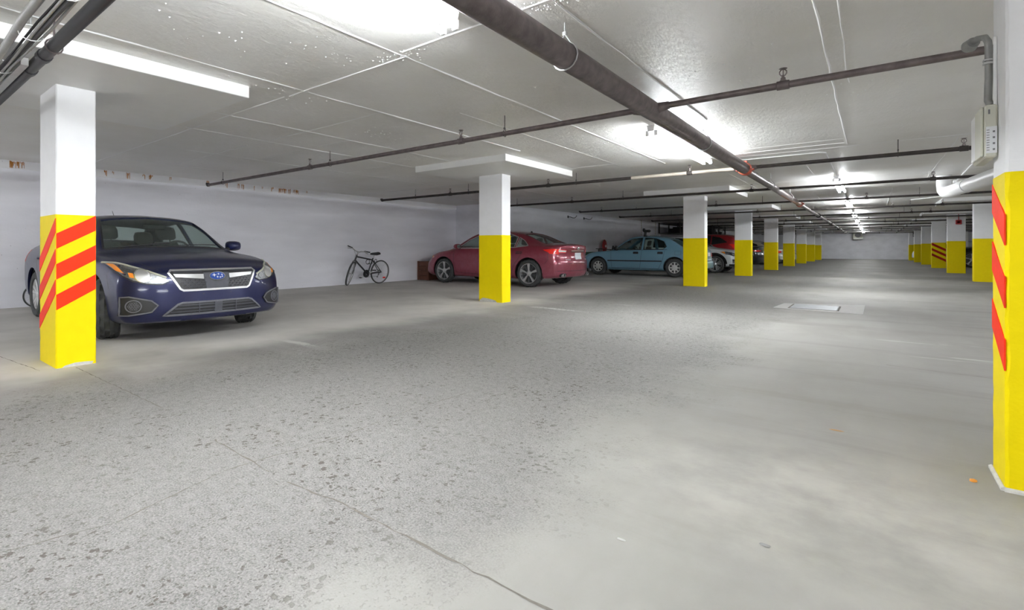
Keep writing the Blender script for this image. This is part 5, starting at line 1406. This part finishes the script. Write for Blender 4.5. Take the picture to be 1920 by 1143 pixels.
crm, B, W = car('pale cream sedan tail glimpsed between fifth and sixth left pillars', (-6.60, 36.4, 0), PI, P_TEAL, 'cream_car', SW_TEAL, SC_TEAL, .325, .2, 'cap', 1.56, 2.81, nst=50, tint='dark_glass', interior=False)
rear_dress(B, crm, .70, .86)
slv, B, W = car('silver car nose poking out just before the third pillar from the left row end', (-6.12, 38.72, 0), 0, P_WAG, 'silver_car', [[(-.22, 1.03), (.90, 1.02), (.55, 1.24), (.25, 1.385), (-.22, 1.43)]], [([(1.05, -.66), (1.05, .66), (.5, .57), (.5, -.57)], .95), ([(-1.98, -.50), (-1.98, .50), (-2.14, .56), (-2.14, -.56)], 1.05)], .345, .22, 'multi', 1.60, 2.76, nst=50, tint='dark_glass', interior=False, name='wagon')
for sg in (-1, 1):
    pz = lambda q: q if sg > 0 else mirror_poly(q)
    B.patch(pz([(.50, .70), (.80, .68), (.875, .74), (.885, .84), (.80, .835), (.55, .775)]), 'F', .006, .03, .05).build('headlight', M['chrome'], slv, 40)
    B.patch(pz([(.55, .42), (.86, .40), (.86, .56), (.60, .55)]), 'F', .006, .03, .05).build('fog_bezel', M['black_plastic'], slv, 40)
B.patch([(-.45, .62), (.45, .62), (.50, .74), (-.50, .74)], 'F', .004, .02, .06).build('grille', M['black_plastic'], slv, 40)
wht, B, W = car('white car nose glimpsed between the last right row pillars', (4.75, 51.6, 0), PI, P_WAG, 'white_car', [[(-.22, 1.03), (.90, 1.02), (.55, 1.24), (.25, 1.385), (-.22, 1.43)]], [([(1.05, -.66), (1.05, .66), (.5, .57), (.5, -.57)], .95), ([(-1.98, -.50), (-1.98, .50), (-2.14, .56), (-2.14, -.56)], 1.05)], .345, .22, 'multi', 1.60, 2.76, nst=44, tint='dark_glass', interior=False, name='wagon')
P_BIG = dict(P_SUV)
blk, B, W = car('black SUV with large alloy wheel between two right row pillars', (5.45, 37.05, 0), PI, P_SUV, 'black_car', [[(-.22, 1.12), (.85, 1.09), (.50, 1.36), (.22, 1.53), (-.22, 1.58)], [(-1.0, 1.16), (-.30, 1.12), (-.30, 1.58), (-1.0, 1.57)]],
    [([(1.02, -.68), (1.02, .68), (.42, .58), (.42, -.58)], 1.0), ([(-2.03, -.52), (-2.03, .52), (-2.17, .58), (-2.17, -.58)], 1.1)], .425, .25, 'split', 1.66, 2.86, nst=50, tint='dark_glass', interior=False, name='suv')
wp = empty('white_panel', 'tall white panel standing beyond the hood of the black SUV', 'panel', (4.0, 39.2, 0))
MB().box(-.24, .2, -.03, .03, 0, 1.93, .008).build('board', M['white_metal'], wp); MB().box(-.26, .22, -.05, .05, 0, .05, .006).build('foot_rail', M['galv'], wp)
# ------------------------------------------------------------------ bicycles
def bicycle(label, loc, rz, lean, steer, s=1.0, mirror=False, paint='bike_black'):
    """x forward, z up; origin on the ground midway between the wheels"""
    r = empty('bicycle', label, 'bicycle', loc)
    r.rotation_euler = (lean, 0, rz); r.scale = (s, s, s)
    R = 0.335; A = Vector((-0.53, 0, R)); BB = Vector((-0.09, 0, 0.29)); ST = Vector((-0.24, 0, 0.70)); H1 = Vector((0.335, 0, 0.80)); H0 = Vector((0.375, 0, 0.68)); FW = Vector((0.55, 0, R))
    def wheel_(name, par, c, gear):
        t = MB()
        t.lathe([(R - 0.034, 0.0), (R - 0.03, -0.014), (R - 0.018, -0.024), (R - 0.006, -0.019), (R, 0), (R - 0.006, 0.019), (R - 0.018, 0.024), (R - 0.03, 0.014)], 48, axis='y', closed=True)
        o = t.build(name, M['rubber'], par, 50, c)
        MB().lathe([(R - 0.045, 0.0), (R - 0.04, -0.012), (R - 0.02, -0.014), (R - 0.02, 0.014), (R - 0.04, 0.012)], 48, axis='y', closed=True).build('rim', M['alloy'], o, 40)
        sp = MB()
        for k in range(28):
            a = 2 * PI * k / 28; b = a + (0.45 if k % 2 else -0.45); y = 0.028 if k % 4 < 2 else -0.028
            sp.tube([(0.022 * math.cos(b), y, 0.022 * math.sin(b)), ((R - 0.042) * math.cos(a), 0, (R - 0.042) * math.sin(a))], 0.0016, 4)
        sp.build('spokes', M['galv'], o)
        MB().lathe([(0, -0.05), (0.012, -0.05), (0.012, -0.035), (0.026, -0.03), (0.018, -0.02), (0.018, 0.02), (0.026, 0.03), (0.012, 0.035), (0.012, 0.05), (0, 0.05)], 16, axis='y').build('hub', M['galv'], o, 40)
        if gear:
            MB().lathe([(0.012, -0.062), (0.03, -0.06), (0.045, -0.045), (0.055, -0.034), (0.02, -0.032)], 20, axis='y').build('cassette', M['dark_alloy'], o)
        return o
    rw = wheel_('rear_wheel', r, A, True)
    f = MB()
    f.tube([ST + Vector((0, 0, 0.03)), BB], 0.020, 10); f.tube([H1 - Vector((0, 0, 0.02)), ST - Vector((-0.01, 0, 0.02))], 0.020, 10); f.tube([H0, BB], 0.023, 10); f.tube([H1 + Vector((-0.012, 0, 0.03)), H0 + Vector((0.012, 0, -0.03))], 0.021, 10)
    for y in (-1, 1):
        f.tube([BB + Vector((0, y * 0.022, 0)), A + Vector((0, y * 0.062, 0))], 0.013, 8); f.tube([ST + Vector((0, y * 0.016, -0.03)), A + Vector((0, y * 0.062, 0))], 0.011, 8)
    f.tube([BB + Vector((0, -0.036, 0)), BB + Vector((0, 0.036, 0))], 0.022, 12)
    f.build('frame', M[paint], r, 40)
    m_ = MB(); m_.tube([ST, ST + Vector((-0.045, 0, 0.13))], 0.0135, 10); m_.build('seat_post', M['galv'], r, 40)
    sd = ST + Vector((-0.055, 0, 0.15))
    v = []; fc = []; n = 10
    for x, w, h in ((-0.15, 0.055, 0.025), (-0.13, 0.10, 0.042), (-0.05, 0.10, 0.042), (0.03, 0.055, 0.038), (0.11, 0.032, 0.032), (0.16, 0.014, 0.014)):
        for k in range(n):
            t = 2 * PI * k / n; v.append((sd.x + x, w * math.cos(t), sd.z + h * math.sin(t) + (0.012 if x < -0.1 else 0)))
    for i in range(5):
        for k in range(n): fc.append((i * n + k, i * n + (k + 1) % n, (i + 1) * n + (k + 1) % n, (i + 1) * n + k))
    fc.append(tuple(range(n))); fc.append(tuple(5 * n + k for k in range(n)))
    MB().add(v, fc).build('saddle', M['black_plastic'], r, 50)
    # steering assembly, turned about the head tube
    ax = (H1 - H0).normalized(); Q = Matrix.Rotation(steer, 4, ax)
    T = lambda p: H0 + (Q @ (Vector(p) - H0))
    k_ = MB(); cr = H0 + Vector((0.02, 0, -0.05))
    for y in (-1, 1): k_.tube([T(cr + Vector((0, y * 0.05, 0))), T(cr + Vector((0.03, y * 0.052, -0.07))), T(FW + Vector((0, y * 0.052, 0)))], [0.014, 0.014, 0.010], 8)
    k_.tube([T(cr + Vector((0, -0.05, 0))), T(cr + Vector((0, 0.05, 0)))], 0.015, 8); k_.build('fork', M[paint], r, 40)
    fw = wheel_('front_wheel', r, T(FW), False); fw.rotation_euler = Q.to_euler()
    st_ = H1 + ax * 0.10
    m_ = MB(); m_.tube([T(H1), T(st_), T(st_ + Vector((0.07, 0, 0.035)))], 0.014, 8); m_.build('stem', M['galv'], r, 40)
    hb = st_ + Vector((0.07, 0, 0.035))
    bar = [T(hb + Vector(q)) for q in ((-0.10, -0.31, 0.055), (-0.06, -0.20, 0.05), (-0.01, -0.10, 0.02), (0, -0.04, 0), (0, 0.04, 0), (-0.01, 0.10, 0.02), (-0.06, 0.20, 0.05), (-0.10, 0.31, 0.055))]
    b_ = MB().tube(bar, 0.014, 8).build('handlebar', M['galv'], r, 50)
    for y in (-1, 1):
        MB().tube([T(hb + Vector((-0.063, y * 0.205, 0.05))), T(hb + Vector((-0.102, y * 0.315, 0.055)))], 0.017, 8).build('grip', M['black_plastic'], b_, 40)
        l = MB(); l.tube([T(hb + Vector((-0.05, y * 0.185, 0.045))), T(hb + Vector((-0.01, y * 0.21, 0.025))), T(hb + Vector((-0.02, y * 0.29, 0.02)))], 0.006, 6)
        l.tube([T(hb + Vector((-0.052, y * 0.17, 0.047))), T(hb + Vector((-0.058, y * 0.195, 0.05)))], 0.02, 8); l.build('brake_lever', M['black_plastic'], b_)
        MB().tube([T(hb + Vector((-0.03, y * 0.17, 0.04))), T(hb + Vector((0.07, y * 0.10, 0.05))), T(hb + Vector((0.06, y * 0.02, -0.08))), H0 + Vector((0.0, y * 0.03, 0.02)), BB.lerp(H0, 0.6) + Vector((0, 0, 0.02))], 0.003, 5).build('cable', M['black_plastic'], b_)
    cr_ = MB().lathe([(0.03, -0.048), (0.095, -0.048), (0.098, -0.045), (0.095, -0.042), (0.03, -0.042)], 28, tuple(BB), 'y', closed=True).build('chainring', M['black_plastic'], r)
    MB().lathe([(0.085, -0.06), (0.11, -0.06), (0.11, -0.052), (0.085, -0.052)], 28, tuple(BB), 'y', closed=True).build('chain_guard', M['black_plastic'], r)
    m_ = MB(); a = -0.75
    m_.tube([BB + Vector((0, -0.065, 0)), BB + Vector((0.17 * math.cos(a), -0.075, 0.17 * math.sin(a)))], 0.014, 8); m_.tube([BB + Vector((0, 0.065, 0)), BB + Vector((-0.17 * math.cos(a), 0.075, -0.17 * math.sin(a)))], 0.014, 8)
    cr2 = m_.build('crank', M['galv'], r, 40)
    for sg in (-1, 1):
        p = BB + Vector((-sg * 0.17 * math.cos(a), sg * 0.12, -sg * 0.17 * math.sin(a)))
        MB().box(p.x - 0.045, p.x + 0.045, p.y - 0.04, p.y + 0.04, p.z - 0.012, p.z + 0.012, 0.005).build('pedal', M['black_plastic'], r)
    c_ = MB(); c_.tube([BB + Vector((0, -0.045, 0.095)), A + Vector((0, -0.047, 0.05))], 0.004, 5); c_.tube([BB + Vector((0, -0.045, -0.095)), A + Vector((0.04, -0.047, -0.13)), A + Vector((-0.01, -0.047, -0.06))], 0.004, 5); c_.build('chain', M['dark_alloy'], r)
    d = MB(); d.tube([A + Vector((-0.02, -0.055, -0.02)), A + Vector((-0.01, -0.06, -0.07)), A + Vector((0.03, -0.055, -0.15))], 0.010, 6)
    d.lathe([(0, -0.006), (0.024, -0.006), (0.024, 0.006), (0, 0.006)], 12, (A.x - 0.005, -0.055, A.z - 0.075), 'y'); d.lathe([(0, -0.006), (0.022, -0.006), (0.022, 0.006), (0, 0.006)], 12, (A.x + 0.035, -0.055, A.z - 0.15), 'y')
    d.build('derailleur', M['dark_alloy'], r)
    for c, T_ in ((ST + Vector((-0.10, 0, -0.06)), lambda q: q), (cr + Vector((0.02, 0, 0.0)), T)):
        bk = MB()
        for y in (-1, 1): bk.tube([T_(c + Vector((0, y * 0.03, -0.02))), T_(c + Vector((-0.01, y * 0.045, 0.03))), T_(c + Vector((-0.01, y * 0.01, 0.06)))], 0.008, 6)
        bk.build('brake_caliper', M['black_plastic'], r)
    q = A + Vector((-0.19 * 0.9, 0.0, -0.17)); MB().box(q.x - 0.05, q.x + 0.05, -0.006, 0.006, q.z - 0.018, q.z + 0.018, 0.004).build('spoke_reflector', M['red_lens'], rw, None, -A)
    # coiled lock on the frame
    lk = MB(); c = ST.lerp(H1, 0.30) + Vector((-0.02, 0, -0.10))
    for k in range(4):
        lk.tube([c + Vector((0.065 * math.cos(t) + k * 0.012, -0.03 + 0.016 * k, 0.065 * math.sin(t))) for t in [2 * PI * i / 16 for i in range(17)]], 0.007, 6)
    lk.tube([c + Vector((0.03, 0, -0.06)), c + Vector((-0.14, 0, -0.05)), c + Vector((-0.13, 0, 0.0))], 0.01, 6); lk.build('coil_lock', M['black_plastic'], r, 40)
    return r
# facing the camera end of the wall, leaning on it with the handlebar turned out
bicycle('black city bicycle leaning on the left wall with its front wheel turned out', (-10.96, 9.02, 0.0), -PI / 2, -0.11, 0.70, 1.0)
bicycle('small bicycle leaning on wall behind the navy car, mostly hidden', (-10.95, 2.42, 0.0), -PI / 2, -0.16, 0.1, 0.66)

# ------------------------------------------------------------------ small things along the walls
bxw = empty('wooden_box', 'brown wooden box on floor by the nose of the burgundy sedan', 'box', (-11.03, 11.72, 0))
for k in range(4): MB().box(-.235, .235, -.30, .30, .005 + k * .148, .145 + k * .148, .006).build('plank', M['wood'], bxw)
MB().box(.236, .25, -.30, -.22, 0, .598, .004).build('corner_post', M['wood'], bxw); MB().box(.236, .25, .22, .30, 0, .598, .004).build('corner_post', M['wood'], bxw); MB().box(-.24, -.16, -.316, -.301, 0, .598, .004).build('corner_post', M['wood'], bxw); MB().box(.16, .24, -.316, -.301, 0, .598, .004).build('corner_post', M['wood'], bxw)

gm = empty('garden_cart', 'green plastic garden cart by the wall before the teal hood', 'cart', (-9.32, 20.2, 0))
m_ = MB(); m_.prism([(-.28, .25), (.28, .25), (.33, .82), (-.33, .82)], 'x', -.25, .25); m_.build('tub', M['green'], gm)
MB().box(-.28, .28, -.36, .36, .80, .85, .012).build('rim', M['green'], gm)
MB().lathe([(0, -.03), (.14, -.03), (.15, 0), (.14, .03), (0, .03)], 20, (.22, .22, .15), 'x').build('cart_wheel', M['rubber'], gm); MB().lathe([(0, -.03), (.14, -.03), (.15, 0), (.14, .03), (0, .03)], 20, (.22, -.22, .15), 'x').build('cart_wheel', M['rubber'], gm)
m_ = MB(); m_.tube([(-.2, .2, 0), (-.2, .2, .3)], .02, 6); m_.tube([(-.2, -.2, 0), (-.2, -.2, .3)], .02, 6); m_.tube([(.22, -.3, .15), (.22, .3, .15)], .014, 6); m_.build('cart_leg', M['black_steel'], gm)
hb = empty('push_bar', 'black handlebar with grips above the green cart', 'handlebar', (-9.25, 21.3, 0))
m_ = MB(); m_.tube([(-.02, -1.0, .98), (.02, -.3, .97), (.05, .6, .93), (.05, .95, .95)], .018, 8); m_.build('bar', M['black_plastic'], hb, 40)
m_ = MB(); m_.tube([(.05, .35, .96), (.05, .35, 0.0)], .02, 8); m_.tube([(-.02, -.75, .96), (-.02, -.75, 0.0)], .02, 8); m_.build('support_leg', M['black_plastic'], hb, 40)
m_ = MB(); m_.tube([(.05, .6, .90), (.07, .62, 1.12)], [.05, .03], 8); m_.tube([(.05, .92, .90), (.07, .95, 1.12)], [.06, .02], 8); m_.box(.0, .1, .7, 1.05, .88, .97, .02); m_.build('grip_cluster', M['black_plastic'], hb, 40)
rd = empty('red_disc', 'red oval dish standing against the wall before the teal hood', 'dish', (-9.52, 21.75, 0.80))
m_ = MB(); v = []; f = []; n = 24
for rr, d in ((.0, .05), (.16, .045), (.25, .02), (.27, .0), (.25, -.01), (0, .02)):
    for k in range(n): v.append((d, rr * .92 * math.cos(2 * PI * k / n), .30 + rr * 1.12 * math.sin(2 * PI * k / n)))
for i in range(5):
    for k in range(n): f.append((i * n + k, i * n + (k + 1) % n, (i + 1) * n + (k + 1) % n, (i + 1) * n + k))
m_.add(v, f).build('dish', M['red_plastic'], rd, 40)
MB().lathe([(.0, .04), (.05, .06), (.06, .05), (.06, .02)], 16, (0.02, 0, .30), 'x').build('centre_boss', M['white_metal'], rd, 40)
MB().box(-.05, .06, -.14, .14, -.80, .02, .01).build('stand', M['black_steel'], rd)

# dark storage racks under the ceiling along the far left wall
def rack(y, x1, label, seed, w=3.6):
    r = empty('storage_rack', label, 'rack', (0, y, 0)); rnd = random.Random(seed)
    x0 = XW2 + .05; z0, z1 = 1.86, 2.40
    for yy in (-w / 2, 0, w / 2):
        for xx in (x0, x1): MB().box(xx - .03, xx + .03, yy - .03, yy + .03, z0, ZC).build('rack_post', M['black_steel'], r)
    for z in (z0, z1):
        m_ = MB(); m_.box(x0, x1, -w / 2, w / 2, z, z + .035); m_.build('rack_shelf', M['black_steel'], r)
    for yy in (-w / 2, 0):
        m_ = MB()
        for i in range(5): m_.tube([(x1, yy + w * .1 * i, z0), (x1, yy + w * .1 * (i + 1), z1 - .02 * i)], .012, 5); m_.tube([(x1, yy + w * .1 * (i + 1), z0), (x1, yy + w * .1 * i, z1)], .012, 5)
        m_.build('cage_mesh', M['black_steel'], r)
    return r, x0, x1, z0
for (y, x1, l, sd) in ((31.5, -8.5, 'dark ceiling storage rack above the white wagon, nearer one', 1), (36.3, -7.9, 'dark ceiling storage rack farther along the left wall', 2)):
    r, x0, xx, z0 = rack(y, x1, l, sd); rnd = random.Random(sd)
    for i, yy in enumerate((-1.4, -.75, .3, 1.0)):
        h = rnd.uniform(.22, .4); b_ = tag(MB().box(0, .55, 0, .5, 0, h, .01).build('storage_box', M[('cabin', 'black_plastic', 'galv', 'cabin')[i]]), f'{("nearest", "second", "third", "farthest")[i]} box on the {"nearer" if sd == 1 else "farther"} ceiling storage rack', 'box', 'boxes on the ceiling racks')
        b_.location = (xx - .7, y + yy, z0 + .035)

# bits lying on the floor
def pebble(name, label, cat, x, y, sx, sy, sz, m, seed):
    rnd = random.Random(seed); v = []; f = []; n = 9
    for z, k in ((0, .8), (.35, 1), (.8, .75), (1, .3)):
        for i in range(n):
            t = 2 * PI * i / n; q = k * rnd.uniform(.8, 1.15); v.append((sx * q * math.cos(t), sy * q * math.sin(t), sz * z))
    for i in range(3):
        for j in range(n): f.append((i * n + j, i * n + (j + 1) % n, (i + 1) * n + (j + 1) % n, (i + 1) * n + j))
    f.append(tuple(range(n))); f.append(tuple(3 * n + j for j in range(n)))
    o = MB().add(v, f).build(name, M[m], None, 60); o.location = (x, y, 0); tag(o, label, cat)
pebble('paint_chip', 'small orange chip on the floor beside the close right pillar', 'chip', .34, 3.03, .014, .010, .012, 'orange', 1)
pebble('dry_leaf', 'small brown leaf lying on the smooth floor left of close pillar', 'leaf', -.15, 3.41, .035, .010, .004, 'leaf', 2)
pebble('flat_stone', 'flat grey stone on pale floor at lower right', 'stone', -.28, 1.94, .018, .010, .004, 'stone', 3)
pebble('wood_splinter', 'tiny pale splinter on floor at lower middle', 'debris', -.67, 1.67, .018, .006, .004, 'patch', 4)
